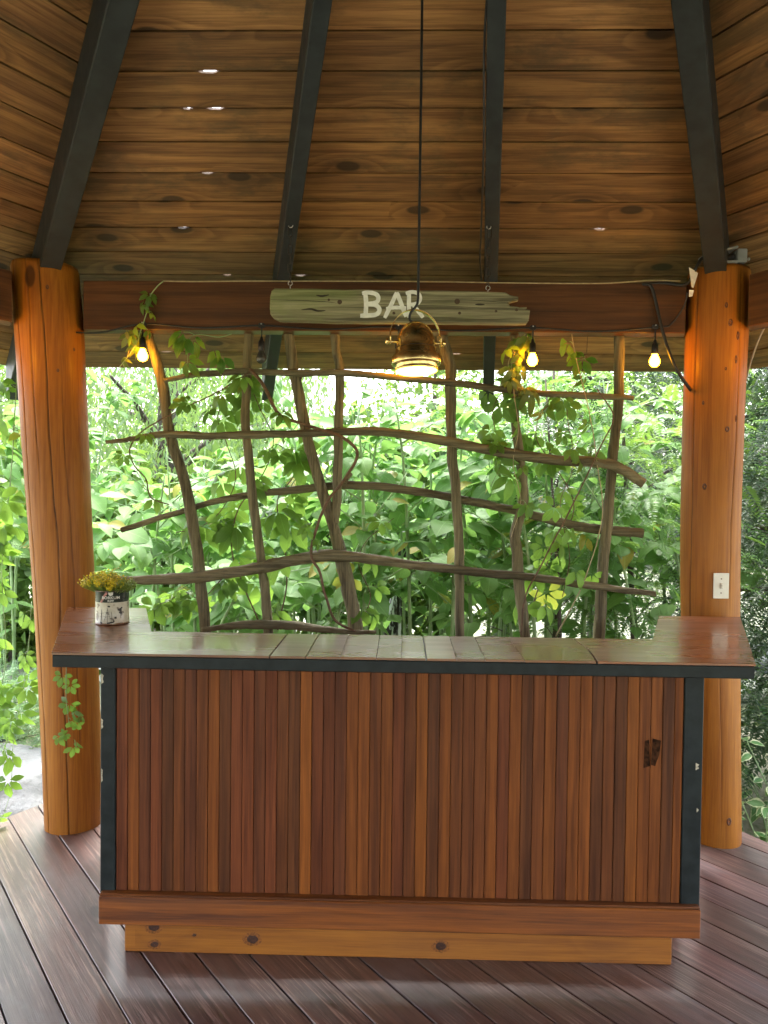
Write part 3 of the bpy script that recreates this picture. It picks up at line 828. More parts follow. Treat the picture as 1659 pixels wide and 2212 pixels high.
for dx_, dz_, r_ in ((-0.004, 0, 0.005), (0.004, 0, 0.005), (0, 0.004, 0.005), (-0.007, 0.005, 0.003), (0.007, 0.005, 0.003), (0, -0.003, 0.004)):
    pts = [(-0.006 + dx_ + r_ * math.cos(k * math.pi / 5), HT * 0.905 + dz_ + r_ * math.sin(k * math.pi / 5)) for k in range(10)]
    crest.append(wrap_poly(pts, 0.0005 + 0.0001 * len(crest)))
V, F = join(crest)
mk('crest_print', mesh('crest_print', V, F, M['inkwhite']), tin)
lines = [wrap_poly([(0.043, z), (0.056, z), (0.056, z + 0.0012), (0.043, z + 0.0012)], 0.0004) for z in np.linspace(HT * 0.7, HT * 0.93, 8)]
V, F = join(lines)
mk('small_print', mesh('small_print', V, F, plain('faded print', (0.22, 0.22, 0.20), 0.5, bump=0)), tin)

def sedum():
    root = tag(empty('sedum_plant', (-1.163, 3.062, HC + HT - 0.02)), 'low yellow flowering plant spilling over the rim of the printed can', 'plant')
    V, F = lathe([(0.001, 0.009), (0.04, 0.008), (RT - 0.006, 0.002), (0.001, 0.0)], 20)
    mk('soil', mesh('soil', V, F, plain('soil', (0.03, 0.02, 0.013), 0.95, var=0.4, scale=80), True), root)
    gp, fp = [], []
    for i in range(330):
        a = random.uniform(0, 2 * math.pi); r = 0.062 * math.sqrt(random.random())
        x, y = r * math.cos(a), r * math.sin(a)
        lean = Vector((x, y, 0)) * random.uniform(0.7, 1.6) + Vector((-0.022 * random.random(), -0.004, 0))
        h = random.uniform(0.04, 0.078) * (1 - 0.35 * (r / 0.062) ** 2) + (0.014 if x < 0.0 else -0.006)
        base = Vector((x * 0.85, y * 0.85, 0.006)); top = base + lean * 0.7 + Vector((0, 0, h))
        mid = base.lerp(top, 0.5) + Vector((lean.x * 0.2, lean.y * 0.2, h * 0.12))
        gp.append(tube([base, mid, top], [0.0011, 0.001, 0.0008], 4))
        yl = (x < 0.03) and random.random() < 0.9
        for k in range(9):
            t_ = 0.35 + 0.65 * k / 8; p = mid.lerp(top, max(0, (t_ - 0.5) * 2)) if t_ > 0.5 else base.lerp(mid, t_ * 2)
            aa = random.uniform(0, 6.28); d = Vector((math.cos(aa), math.sin(aa), random.uniform(0.3, 1.0))).normalized()
            s = random.uniform(0.006, 0.011); sd_ = d.cross(Vector((0, 0, 1))).normalized() * s * 0.28
            q = [p, p + d * s * 0.5 + sd_, p + d * s, p + d * s * 0.5 - sd_]
            if yl and t_ > 0.5:
                s *= 1.35; sd_ = sd_ * 1.7; q = [p, p + d * s * 0.5 + sd_, p + d * s, p + d * s * 0.5 - sd_]
            (fp if yl and t_ > 0.5 else gp).append((q, [(0, 1, 2, 3)]))
    V, F = join(gp); mk('foliage', mesh('foliage', V, F, M['sedum']), root)
    V, F = join(fp); mk('blossoms', mesh('blossoms', V, F, M['sedumflower']), root)
sedum()

# ------------------------------------------------------------------ hanging sign
sign = tag(empty('bar_sign', (-0.02, 3.32, 2.41)), 'driftwood plank sign painted BAR in white hung from two chains', 'sign')
SI = Matrix.Translation((0.02, -3.32, -2.41))
def sgn_pt(zx, zy): return at((800 + zx / 1.659) * 0.6636, (850 + zy / 1.659) * 0.6636, 3.295)
outl = [(128, 250), (131, 285), (145, 302), (178, 317), (350, 325), (600, 330), (900, 331), (1200, 335), (1460, 338), (1518, 335), (1530, 318), (1537, 262), (1518, 256), (1519, 246), (1480, 247), (1470, 243), (1427, 240),
        (1420, 224), (1440, 215), (1474, 206), (1473, 190), (1430, 183), (1402, 166), (1200, 159), (900, 156), (600, 151), (300, 146), (155, 145), (138, 158), (130, 190)]
Ps = []
for i in range(len(outl)):
    a, b = outl[i], outl[(i + 1) % len(outl)]
    L = math.hypot(b[0] - a[0], b[1] - a[1]); kmax = max(1, int(L / 60))
    for k in range(kmax):
        f_ = k / kmax
        p = sgn_pt(a[0] + (b[0] - a[0]) * f_, a[1] + (b[1] - a[1]) * f_)
        Ps.append(Vector((p.x + 0.02, p.z - 2.41 + 0.0022 * mnoise.noise(Vector((p.x * 30, p.z * 30, 0))))))
ar = sum(Ps[j].x * Ps[(j + 1) % len(Ps)].y - Ps[(j + 1) % len(Ps)].x * Ps[j].y for j in range(len(Ps)))
if ar < 0: Ps = Ps[::-1]
V, F = prism([(p.x, p.y) for p in Ps], -0.022, 0.022, 0.005)
# local prism z points at the viewer (-Y)
mk('sign_board', mesh('sign_board', V, F, M['sign']), sign, Matrix.Rotation(math.pi / 2, 4, 'X'))
letters = {'B': [([(645, 168), (650, 230), (646, 300)], 24), ([(628, 174), (660, 169), (700, 176), (716, 197), (704, 222), (650, 231)], 23), ([(640, 231), (700, 236), (722, 262), (705, 287), (660, 293), (618, 294)], 24)],
           'A': [([(815, 168), (790, 225), (750, 306)], 22), ([(815, 168), (838, 225), (866, 300)], 23), ([(758, 256), (805, 250), (866, 252)], 20)],
           'R': [([(882, 166), (881, 230), (882, 305)], 22), ([(864, 174), (900, 166), (932, 176), (942, 203), (925, 228), (872, 236)], 21), ([(905, 236), (930, 268), (958, 304)], 21)]}
for ch, sts in letters.items():
    parts = []
    for j, (pts, w) in enumerate(sts):
        pp = catmull([Vector((a, b, 0)) for a, b in pts], 5)
        w2 = [w * (1 + 0.10 * mnoise.noise(Vector((k * 0.6, j * 3.0, ord(ch))))) * 0.00079 * (0.8 if k in (0, len(pp) - 1) else 1) for k in range(len(pp))]
        P2 = []
        for q in pp:
            s3 = sgn_pt(q.x, q.y); P2.append(Vector((s3.x + 0.02, s3.z - 2.41)))
        Lf, Rt = stroke(P2, w2)
        jj = [Vector((0.0006 * mnoise.noise(Vector((k * 1.7, 4, j))), 0.0012 * mnoise.noise(Vector((k * 1.9, 9, j))))) for k in range(len(Lf))]
        Lf = [a + b for a, b in zip(Lf, jj)]; Rt = [a - b for a, b in zip(Rt, jj)]
        parts.append(strip_mesh(Lf, Rt, lambda p, th, j=j: Vector((p.x, -0.0223 - th - 0.0002 * j, p.y)), 0.0006))
    V, F = join(parts)
    mk('letter', mesh('letter', V, F, M['white']), sign)
# splits and knot holes in the plank
dk = plain('weathered split', (0.035, 0.026, 0.016), 0.9)
for pts, w in (([(135, 208), (300, 212), (420, 218), (500, 226)], 3), ([(380, 183), (410, 188), (450, 181)], 9), ([(300, 262), (350, 258), (390, 268), (430, 266)], 9), ([(620, 228), (800, 236), (1000, 240), (1140, 244), (1420, 262)], 2.5), ([(1240, 233), (1290, 234)], 8), ([(1150, 206), (1300, 215), (1420, 224)], 2.5)):
    P2 = []
    for q in catmull([Vector((a, b, 0)) for a, b in pts], 5):
        s3 = sgn_pt(q.x, q.y); P2.append(Vector((s3.x + 0.02, s3.z - 2.41)))
    n_ = len(P2)
    Lf, Rt = stroke(P2, [w * 0.00079 * (0.2 + math.sin(math.pi * (k + 0.5) / n_)) for k in range(n_)])
    V, F = strip_mesh(Lf, Rt, lambda p, th: Vector((p.x, -0.0221 - th, p.y)), 0.0002)
    mk('split', mesh('split', V, F, dk), sign)
for (a, b, s) in ((507, 220, 13), (1142, 217, 15), (1155, 280, 8), (448, 208, 7), (1352, 270, 7), (1463, 262, 8), (800, 280, 8)):
    p = sgn_pt(a, b); V, F = lathe([(0.0004, 0.0004), (s * 0.0005, 0.0006), (s * 0.00079, 0.0001)], 12)
    mk('knot', mesh('knot', V, F, plain('knot', (0.07, 0.042, 0.022), 0.8)), sign, Matrix.Translation((p.x + 0.02, -0.0222, p.z - 2.41)) @ Matrix.Rotation(math.pi / 2, 4, 'X'))
def oval_link(L, w, r):
    pts = []
    for k in range(16):
        a = 2 * math.pi * k / 16
        pts.append(Vector((w / 2 * math.cos(a), 0, (L / 2 - w / 2) * (1 if math.sin(a) > 0 else -1) + w / 2 * math.sin(a))))
    pts.append(pts[0]); pts.append(pts[1])
    return tube(pts, r, 6, cap=False)
lv = oval_link(0.044, 0.020, 0.0022); link_me = mesh('link', *lv, M['chain'], True)
hv = tube([(0, 0, 0.03), (0, 0, 0.012)] + [(0.009 * math.sin(a), 0, 0.003 - 0.009 + 0.009 * math.cos(a) + 0.006) for a in np.linspace(0, 5.6, 12)], 0.0022, 6)
hook_me = mesh('hook', *hv, M['steel'], True)
for (u, v0, v1) in ((628, 487, 610), (1056, 490, 620)):
    p, q = at(u, v0, 3.31), at(u, v1, 3.31)
    top, bot = Vector((p.x, 3.31, p.z)), Vector((q.x, 3.31, q.z))
    ch = mk('chain', hook_me, sign, Matrix.Translation(top - Vector((-0.02, 3.32, 2.41))))
    n = max(5, int((top.z - bot.z - 0.012) / 0.037))
    for k in range(n):
        z = -0.008 - (top.z - bot.z - 0.012) * (k + 0.5) / n
        mk('link', link_me, ch, Matrix.Translation((0.002 * random.uniform(-1, 1), 0, z)) @ Matrix.Rotation(math.pi / 2 * (k % 2) + 0.3, 4, 'Z'))
    mk('eyelet', hook_me, ch, Matrix.Translation((0, 0, bot.z - top.z - 0.004)) @ Matrix.Rotation(math.pi, 4, 'X'))

# ------------------------------------------------------------------ pendant lamp
LC = Vector((0.041, 2.45, 2.004))
lamp = tag(empty('pendant_lamp', LC), 'round brass ship style pendant lamp glowing on a long black cord', 'lamp')
LR = 0.0775
tilt = Matrix.Rotation(R_(-2), 4, 'Y') @ Matrix.Rotation(R_(-5), 4, 'X')
prof = [(0.060, 0.012), (0.0665, 0.002), (0.0685, 0.0), (0.0685, 0.004), (0.067, 0.018), (0.0695, 0.020), (0.0775, 0.021), (0.0785, 0.024), (0.0785, 0.045), (0.0765, 0.049), (0.0685, 0.050), (0.0675, 0.052), (0.0675, 0.068), (0.0665, 0.0705), (0.0625, 0.071), (0.0612, 0.074), (0.0612, 0.090)]
for k in range(1, 15):
    a = math.pi / 2 * k / 14
    prof.append((0.0612 * math.cos(a) + 0.0005, 0.090 + 0.070 * math.sin(a)))
V, F = lathe(prof, 64)
mk('shade', mesh('shade', V, F, M['brass'], True), lamp, tilt)
for z, r in ((0.0505, 0.0690), (0.0715, 0.0640)):
    V, F = lathe([(r - 0.003, z - 0.0025), (r, z - 0.0015), (r, z + 0.0015), (r - 0.003, z + 0.0025)], 64)
    mk('seal_ring', mesh('seal_ring', V, F, plain('lamp groove', (0.03, 0.018, 0.01), 0.6), True), lamp, tilt)
V, F = lathe([(0.0005, -0.0045), (0.03, -0.004), (0.060, -0.002), (0.0665, 0.001), (0.0005, 0.009)], 40)
mk('diffuser', mesh('diffuser', V, F, M['lampface'], True), lamp, tilt)
bp = []
for k in range(25):
    a = math.pi * k / 24
    bp.append((-0.082 * math.cos(a), 0, 0.098 + 0.100 * math.sin(a) ** 0.9 if k not in (0, 24) else 0.085))
V = []
for (x, y, z) in bp:
    for sy in (-0.008, 0.008):
        for e in (0, 0.0022):
            rr_ = math.hypot(x, z - 0.09); V.append((x * (1 + e / max(rr_, 0.01)), sy, z + e * (z - 0.09) / max(rr_, 0.01)))
F = []
for i in range(len(bp) - 1):
    o = i * 4; F += [(o, o + 4, o + 6, o + 2), (o + 1, o + 3, o + 7, o + 5), (o, o + 1, o + 5, o + 4), (o + 2, o + 6, o + 7, o + 3)]
F += [(0, 2, 3, 1), (len(V) - 4, len(V) - 3, len(V) - 1, len(V) - 2)]
mk('yoke', mesh('yoke', V, F, M['brass'], True), lamp, tilt @ Matrix.Rotation(R_(14), 4, 'Z'))
yk = tilt @ Matrix.Rotation(R_(14), 4, 'Z')
for s in (-1, 1):
    V, F = tube([(s * 0.058, 0, 0.094), (s * 0.090, 0, 0.094)], 0.0045, 12)
    V2, F2 = tube([(s * 0.088, 0, 0.094), (s * 0.0895, 0, 0.094), (s * 0.096, 0, 0.094), (s * 0.098, 0, 0.094)], [0.006, 0.010, 0.010, 0.006], 14)
    V, F = join([(V, F), (V2, F2)])
    mk('thumb_screw', mesh('thumb_screw', V, F, M['brass'], True), lamp, yk)
zr = (APEX.z - 0.545 * (2.45 - 1.0)) - LC.z
cordp = catmull([(0.0, 0.02, 0.155), (-0.022, 0.012, 0.165), (-0.020, 0.0, 0.185), (-0.004, 0, 0.205), (0.002, 0, 0.225), (0.003, 0, 0.30), (0.004, 0, 0.8), (0.004, 0, zr)], 6)
V, F = tube(cordp, 0.0042, 8)
mk('cord', mesh('cord', V, F, M['black'], True), lamp)

# ------------------------------------------------------------------ string of bulbs along the beam
def string_light():
    root = tag(empty('string_light', (-0.1, 3.58, 2.39)), 'black outdoor light string with warm glowing bulbs clipped along the beam', 'string light')
    I = Matrix.Translation((0.1, -3.58, -2.39))
    clips = [(308, 700, 1), (565, 703, 0), (833, 706, 1), (1147, 708, 1), (1425, 706, 1)]
    cp = [at(165, 718, 3.585), at(220, 718, 3.585)]
    for i, (u, v, lit) in enumerate(clips):
        cp.append(at(u, v, 3.588))
        if i < len(clips) - 1:
            u2 = (u + clips[i + 1][0]) / 2; cp.append(at(u2, v + 8, 3.588))
    cp += [at(1450, 700, 3.588), at(1478, 660, 3.57), at(1485, 630, 3.55)]
    V, F = tube([I @ p for p in catmull(cp, 6)], 0.0042, 7)
    mk('cable', mesh('cable', V, F, M['black'], True), root)
    sock = lathe([(0.003, 0.062), (0.006, 0.06), (0.009, 0.045), (0.0145, 0.040), (0.0155, 0.0), (0.014, -0.004), (0.004, -0.004)], 16)
    sock_me = mesh('socket', *sock, M['black'], True)
    bprof = [(0.012, 0.0), (0.013, -0.006), (0.019, -0.018), (0.0235, -0.032), (0.0235, -0.040), (0.020, -0.050), (0.012, -0.058), (0.0005, -0.061)]
    bulb_me = mesh('bulb', *lathe(bprof, 20), M['bulb'], True)
    off_me = mesh('bulb', *lathe(bprof, 20), plain('dead bulb', (0.05, 0.05, 0.045), 0.15), True)
    def hang(p, lit, drop, tilt_=0.0):
        c = I @ p
        s = mk('socket', sock_me, root, Matrix.Translation(c + Vector((0, 0, -drop - 0.06))) @ Matrix.Rotation(tilt_, 4, 'Y'))
        mk('bulb', bulb_me if lit else off_me, s, Matrix.Translation((0, 0, -0.003)))
        V, F = tube([c, c + Vector((0.001, 0, -drop * 0.5)), c + Vector((0, 0, -drop))], 0.0035, 6)
        mk('lead', mesh('lead', V, F, M['black']), root)
        mk('clip', bev_box('clip', 0.03, 0.014, 0.022, M['black'], 0.004), root, Matrix.Translation(c))
        V, F = lathe([(0.0003, 0.009), (0.003, 0.0088), (0.0035, 0.006), (0.0035, 0.0)], 8)
        mk('screw', mesh('screw', V, F, M['steel'], True), root, Matrix.Translation(c + Vector((0, -0.002, 0.006))) @ Matrix.Rotation(math.pi / 2, 4, 'X'))
    for (u, v, lit), (bu, bv) in zip(clips, ((308, 770), (572, 775), (860, 775), (1150, 780), (1414, 782))):
        p = at(u, v, 3.588); q = at(bu, bv, 3.588)
        hang(Vector((q.x if lit else p.x, 3.588, p.z)), lit, max(0.01, p.z - q.z - 0.10))
    # the string goes on along the neighbouring beams
    for s, cA, cB in ((1, CORN[1], CORN[2]), (-1, CORN[0], CORN[5])):
        d = Vector((cB.x - cA.x, cB.y - cA.y, 0)).normalized(); nin = Vector((-s * 0.866, -0.5, 0)) * 0.062
        ps = []
        for k in range(3):
            p = Vector((cA.x, cA.y, 2.40)) + d * (0.40 + 0.62 * k) + nin
            ps.append(p)
            hang(p, True, 0.06)
        V, F = tube([I @ p for p in catmull(ps, 6)], 0.0042, 7)
        mk('cable', mesh('cable', V, F, M['black'], True), root)
string_light()

# ------------------------------------------------------------------ switch, outlet box, cables
sw_ = tag(empty('light_switch', at(1557.5, 1265.5, 3.508)), 'ivory toggle light switch plate screwed to orange log post', 'light switch')
mk('switch_plate', bev_box('switch_plate', 0.070, 0.006, 0.116, M['plate'], 0.0025, 2), sw_)
mk('toggle', bev_box('toggle', 0.009, 0.016, 0.020, M['plate'], 0.0015), sw_, Matrix.Translation((0, -0.006, 0.002)) @ Matrix.Rotation(R_(25), 4, 'X'))
mk('toggle_collar', bev_box('toggle_collar', 0.013, 0.002, 0.027, plain('collar shadow line', (0.45, 0.43, 0.38), 0.5), 0.0005), sw_, Matrix.Translation((0, -0.0035, 0.0)))
for z in (0.032, -0.032):
    V, F = lathe([(0.0003, 0.0012), (0.0025, 0.001), (0.0034, 0)], 10)
    mk('screw', mesh('screw', V, F, plain('rusty screw', (0.14, 0.08, 0.06), 0.5), True), sw_, Matrix.Translation((0, -0.003, z)) @ Matrix.Rotation(math.pi / 2, 4, 'X'))
ob = tag(empty('outlet_box', (1.46, 3.60, 2.666)), 'grey outdoor outlet box with open cover on top of log post', 'outlet box')
mk('housing', bev_box('housing', 0.085, 0.09, 0.018, M['greybox'], 0.003), ob, Matrix.Translation((0.0, -0.03, 0.010)))
mk('side_wall', bev_box('side_wall', 0.045, 0.09, 0.062, M['greybox'], 0.004), ob, Matrix.Translation((0.062, -0.03, 0.040)))
mk('cover', bev_box('cover', 0.150, 0.092, 0.010, M['greybox'], 0.003), ob, Matrix.Translation((-0.03, -0.03, 0.062)) @ Matrix.Rotation(R_(-13), 4, 'Y'))
mk('plug', bev_box('plug', 0.060, 0.028, 0.022, M['black'], 0.006, 2), ob, Matrix.Translation((0.005, -0.05, 0.034)) @ Matrix.Rotation(R_(-8), 4, 'Y'))
V, F = tube([(0.083, -0.05, 0.03), (0.098, -0.05, 0.03), (0.100, -0.05, 0.03), (0.104, -0.05, 0.03)], [0.004, 0.004, 0.009, 0.007], 10)
mk('latch', mesh('latch', V, F, M['steel'], True), ob)
def lsp(*pts): return [at(u, v, y) for u, v, y in pts]
def cable(name, pts, r, label, mat, cat='cable'):
    o = pts[0]
    V, F = tube([p - o for p in catmull(pts, 6)], r, 8)
    return tag(mk(name, mesh(name, V, F, mat, True), None, Matrix.Translation(o)), label, cat)
cable('power_cable', lsp((1528, 552, 3.5), (1515, 560, 3.5), (1505, 575, 3.49), (1498, 590, 3.50), (1480, 615, 3.56), (1440, 612, 3.6), (1390, 614, 3.605), (1406, 618, 3.585), (1416, 650, 3.585), (1425, 690, 3.580), (1440, 745, 3.57), (1460, 795, 3.56), (1486, 835, 3.58), (1497, 850, 3.66)), 0.0075, 'thick black power cable drooping from outlet box down across the beam', M['black'])
cable('beam_wire', lsp((352, 607, 3.59), (420, 608, 3.592), (600, 607, 3.592), (900, 608, 3.592), (1100, 611, 3.592), (1300, 612, 3.592), (1400, 606, 3.59), (1470, 607, 3.57)), 0.003, 'thin pale wire lying along the top edge of the beam', M['drystem'], 'wire')
cable('rafter_wire', lsp((1056, -60, 2.55), (1046, 100, 2.66), (1045, 300, 2.90), (1040, 480, 3.25), (1037, 560, 3.45), (1040, 605, 3.59)), 0.004, 'black wire stapled down the edge of the rafter', M['black'], 'wire')
cable('side_wire', lsp((1690, 640, 3.45), (1659, 692, 3.5), (1640, 730, 3.55), (1622, 780, 3.6), (1608, 830, 3.66), (1600, 850, 3.72)), 0.005, 'grey wire looping behind the post from the side beam', plain('grey sheath', (0.2, 0.19, 0.18), 0.5), 'wire')
tg = tag(empty('paper_tag', at(1497, 600, 3.475)), 'crumpled white paper tag hanging beside the log post', 'tag')
for nm, pl in (('label_strip', ((1488, 577), (1500, 584), (1508, 590), (1498, 622), (1494, 620))), ('label_end', ((1489, 626), (1499, 627), (1496, 640), (1488, 641)))):
    pts = [at(u, v, 3.475 + 0.01 * ((i * 7) % 3)) - at(1497, 600, 3.475) for i, (u, v) in enumerate(pl)]
    n = len(pts)
    V = pts + [p + Vector((0, 0.001, 0)) for p in pts]
    F = [(0, i, i + 1) for i in range(1, n - 1)] + [(n, n + i + 1, n + i) for i in range(1, n - 1)] + [(i, n + i, n + (i + 1) % n, (i + 1) % n) for i in range(n)]
    mk(nm, mesh(nm, V, F, M['white']), tg)

# ------------------------------------------------------------------ driftwood trellis
trel = tag(empty('trellis', (-0.1, 3.68, 0)), 'rustic trellis of crooked driftwood branches fixed under the beam', 'trellis')
TI = Matrix.Translation((0.1, -3.68, 0))
def px_r(w, y): return w * y / 1659 / 2
def branch(name, pts, w, y, mat, lump=0.22, seed=0, ys=None):
    P = [at(u, v, (ys[i] if ys else y)) for i, (u, v) in enumerate(pts)]
    C = catmull(P, 14)
    rs = [0.93 * px_r(x, y) for x in (w if hasattr(w, '__len__') else [w])]
    if len(rs) == 1: rs = rs * 2
    # jitter of a grown thing
    C = [p + Vector((0.004 * mnoise.noise(Vector((p.z * 6 + seed, p.x * 6, 1))), 0.004 * mnoise.noise(Vector((p.z * 6, p.x * 6 + seed, 7))), 0.004 * mnoise.noise(Vector((p.z * 6, p.x * 6, seed))))) for p in C]
    V, F = tube(C, rs, 18, lump, seed)
    V = [v + Vector((0.0022 * mnoise.noise(v * 38), 0.0022 * mnoise.noise(v * 38 + Vector((7, 3, 1))), 0.0022 * mnoise.noise(v * 38 + Vector((2, 9, 4))))) for v in V]
    mk(name, mesh(name, [TI @ v for v in V], F, mat, True), trel)
YV = 3.69
yb = 1700
ups = [([(318, 712), (332, 765), (350, 830), (365, 930), (390, 1010), (408, 1080), (425, 1180), (437, 1290), (443, 1358), (449, 1480), (455, 1790)], [21, 24, 24, 27, 25, 24]),
       ([(538, 718), (535, 800), (530, 900), (540, 1010), (553, 1130), (572, 1270), (578, 1345), (586, 1500), (600, 1795)], [20, 21, 22, 24, 25]),
       ([(622, 720), (635, 800), (652, 890), (675, 990), (695, 1060), (716, 1125), (735, 1190), (750, 1260), (768, 1355), (780, 1480), (800, 1800)], [24, 26, 24, 26, 34, 33, 32]),
       ([(723, 720), (726, 760), (734, 800), (732, 900), (730, 1000), (728, 1080), (722, 1130)], [20, 20, 21, 22, 24]),
       ([(955, 724), (966, 765), (974, 800), (974, 870), (975, 960), (985, 1060), (992, 1200), (993, 1370), (995, 1800)], [24, 26, 24, 23, 22, 23]),
       ([(1109, 724), (1112, 850), (1115, 930), (1128, 1020), (1131, 1080), (1114, 1150), (1116, 1190), (1122, 1270), (1135, 1372), (1145, 1500), (1150, 1800)], [18, 20, 22, 26, 24, 22]),
       ([(1337, 724), (1335, 870), (1325, 980), (1315, 1090), (1305, 1200), (1298, 1300), (1293, 1375), (1290, 1500), (1288, 1800)], [24, 22, 25, 26, 25])]
for i, (p, w) in enumerate(ups): branch('upright_branch', p, w, YV, M['drift2'], 0.16, i * 3.1)
branch('twig', [(652, 812), (645, 825), (640, 845)], [7, 10], YV, M['drift2'], 0.1, 4)
branch('cross_branch', [(355, 822), (430, 808), (540, 803), (650, 806), (740, 805), (850, 815), (985, 828), (1100, 843), (1210, 852), (1300, 856), (1368, 860)], [11, 15, 15, 15, 15, 14, 16, 11], 3.645, M['drift'], 0.2, 11)
branch('cross_branch', [(228, 955), (290, 948), (345, 938), (420, 940), (540, 940), (660, 937), (780, 932), (870, 938), (960, 952), (1070, 975), (1200, 993), (1300, 1000), (1345, 1015), (1390, 1044)], [9, 13, 18, 17, 18, 20, 23, 24, 24, 22], 3.64, M['drift'], 0.22, 15)
branch('cross_branch', [(263, 1145), (380, 1108), (500, 1075), (620, 1060), (750, 1048), (880, 1058), (1000, 1080), (1120, 1105), (1250, 1138), (1320, 1146), (1388, 1153)], [12, 14, 16, 20, 19, 19, 21, 22, 20], 3.735, M['drift'], 0.2, 21)
branch('twig', [(742, 1048), (748, 1035), (760, 1022)], [16, 8], 3.72, M['drift'], 0.1, 23)
branch('cross_branch', [(240, 1250), (280, 1253), (330, 1252), (430, 1247), (550, 1228), (640, 1210), (700, 1200), (780, 1205), (880, 1218), (1000, 1232), (1150, 1247), (1300, 1268), (1415, 1283)], [15, 18, 24, 26, 28, 28, 26, 22, 20, 19, 17, 12], 3.635, M['drift'], 0.2, 31)
branch('cross_branch', [(436, 1360), (500, 1352), (560, 1349), (640, 1352), (720, 1362), (812, 1366)], [10, 18, 22, 20, 15, 8], 3.63, M['drift'], 0.15, 41)

# ------------------------------------------------------------------ leaves
def leaf_mesh(name, L, W, mat, fold=0.25, droop=0.25, shape='heart', n=7, edge=False, wav=0.0, seed=0):
    """blade along +Y from the stalk, face up +Z"""
    V, F, E = [], [], []
    for i in range(n + 1):
        t = i / n
        if shape == 'heart': w = W * (math.sin(math.pi * min(1, t * 0.93 + 0.10)) ** 0.75) * (1 - 0.25 * t)
        elif shape == 'ovate': w = W * math.sin(math.pi * (t ** 0.85)) ** 0.9
        else: w = W * math.sin(math.pi * t) ** 0.7
        if i == n: w = 0.0006
        if i == 0: w = max(w * 0.55, 0.001) if shape == 'heart' else 0.001
        y = L * t - (0.06 * L * (1 - t) ** 6 if shape == 'heart' else 0)
        z = -droop * L * t * t
        k = wav * L * mnoise.noise(Vector((t * 3 + seed, seed, 0)))
        zl, zr_ = z + fold * w + k, z + fold * w - k
        yb_ = y - (0.10 * L if (shape == 'heart' and i == 0) else 0)
        V += [(-w, yb_, zl), (-w * 0.5, y, z + fold * w * 0.42), (0, y, z), (w * 0.5, y, z + fold * w * 0.42), (w, yb_, zr_)]
        E += [1, 0.45, 0, 0.45, 1] if 0 < i < n else [1, 0.8, 0.6, 0.8, 1]
    for i in range(n):
        for k in range(4):
            a = i * 5 + k; F.append((a, a + 1, a + 6, a + 5))
    me = mesh(name, V, F, mat, True)
    if edge: me.attributes.new('edge', 'FLOAT', 'POINT').data.foreach_set('value', E)
    return me
KN = [leaf_mesh('leaf', 0.150, 0.068, M['knot_leaf'], f, d, 'heart', 6, wav=0.03, seed=i) for i, (f, d) in enumerate(((0.15, 0.15), (0.3, 0.3), (0.05, 0.45), (0.4, 0.1), (0.2, 0.6)))]
def palm_leaf(mat, s=1.0, lets=5, droop=0.3, serr=True, seed=0):
    parts = []
    for k in range(lets):
        a = (k - (lets - 1) / 2) * R_(52)
        L = s * 0.095 * (1.0 - 0.12 * abs(k - (lets - 1) / 2)); W = L * 0.27
        n = 7; V, F = [], []
        for i in range(n + 1):
            t = i / n
            w = W * math.sin(math.pi * t ** 1.15) ** 0.85 if 0 < i < n else 0.0005
            if serr and 2 <= i < n and i % 2: w *= 1.16
            z = -droop * L * t * t
            for q in (-1, 0, 1): V.append((q * w, 0.014 * s + L * t, z + 0.22 * abs(q) * w))
        for i in range(n):
            F += [(i * 3, i * 3 + 1, i * 3 + 4, i * 3 + 3), (i * 3 + 1, i * 3 + 2, i * 3 + 5, i * 3 + 4)]
        c, s_ = math.cos(-a), math.sin(-a)
        tl = 0.25 * mnoise.noise(Vector((seed, k * 2.3, 1)))
        V = [(x * c - y * s_, x * s_ + y * c, z - tl * y) for x, y, z in V]
        parts.append((V, F))
    V, F = join(parts)
    return mesh('leaf', V, F, mat, True)
CR = [palm_leaf(M['creep_leaf'], 1.0, 5, d, True, i) for i, d in enumerate((0.3, 0.6, 0.9))] + [palm_leaf(M['creep_leaf'], 1.0, 3, 0.5, True, 8)]
WI = [palm_leaf(M['wilt_leaf'], 0.85, 5, 1.6, True, 3), palm_leaf(M['wilt_leaf'], 0.85, 4, 1.2, True, 5)]
def leaf_mw(p, d, up, s=1.0, sx=1.0):
    y = Vector(d).normalized(); z = Vector(up); z = (z - y * z.dot(y))
    if z.length < 1e-3: z = Vector((0.3, 0.4, 1)); z = z - y * z.dot(y)
    z.normalize(); x = y.cross(z)
    m = Matrix((x * s * sx, y * s, z * s)).transposed().to_4x4()
    return Matrix.Translation(p) @ m

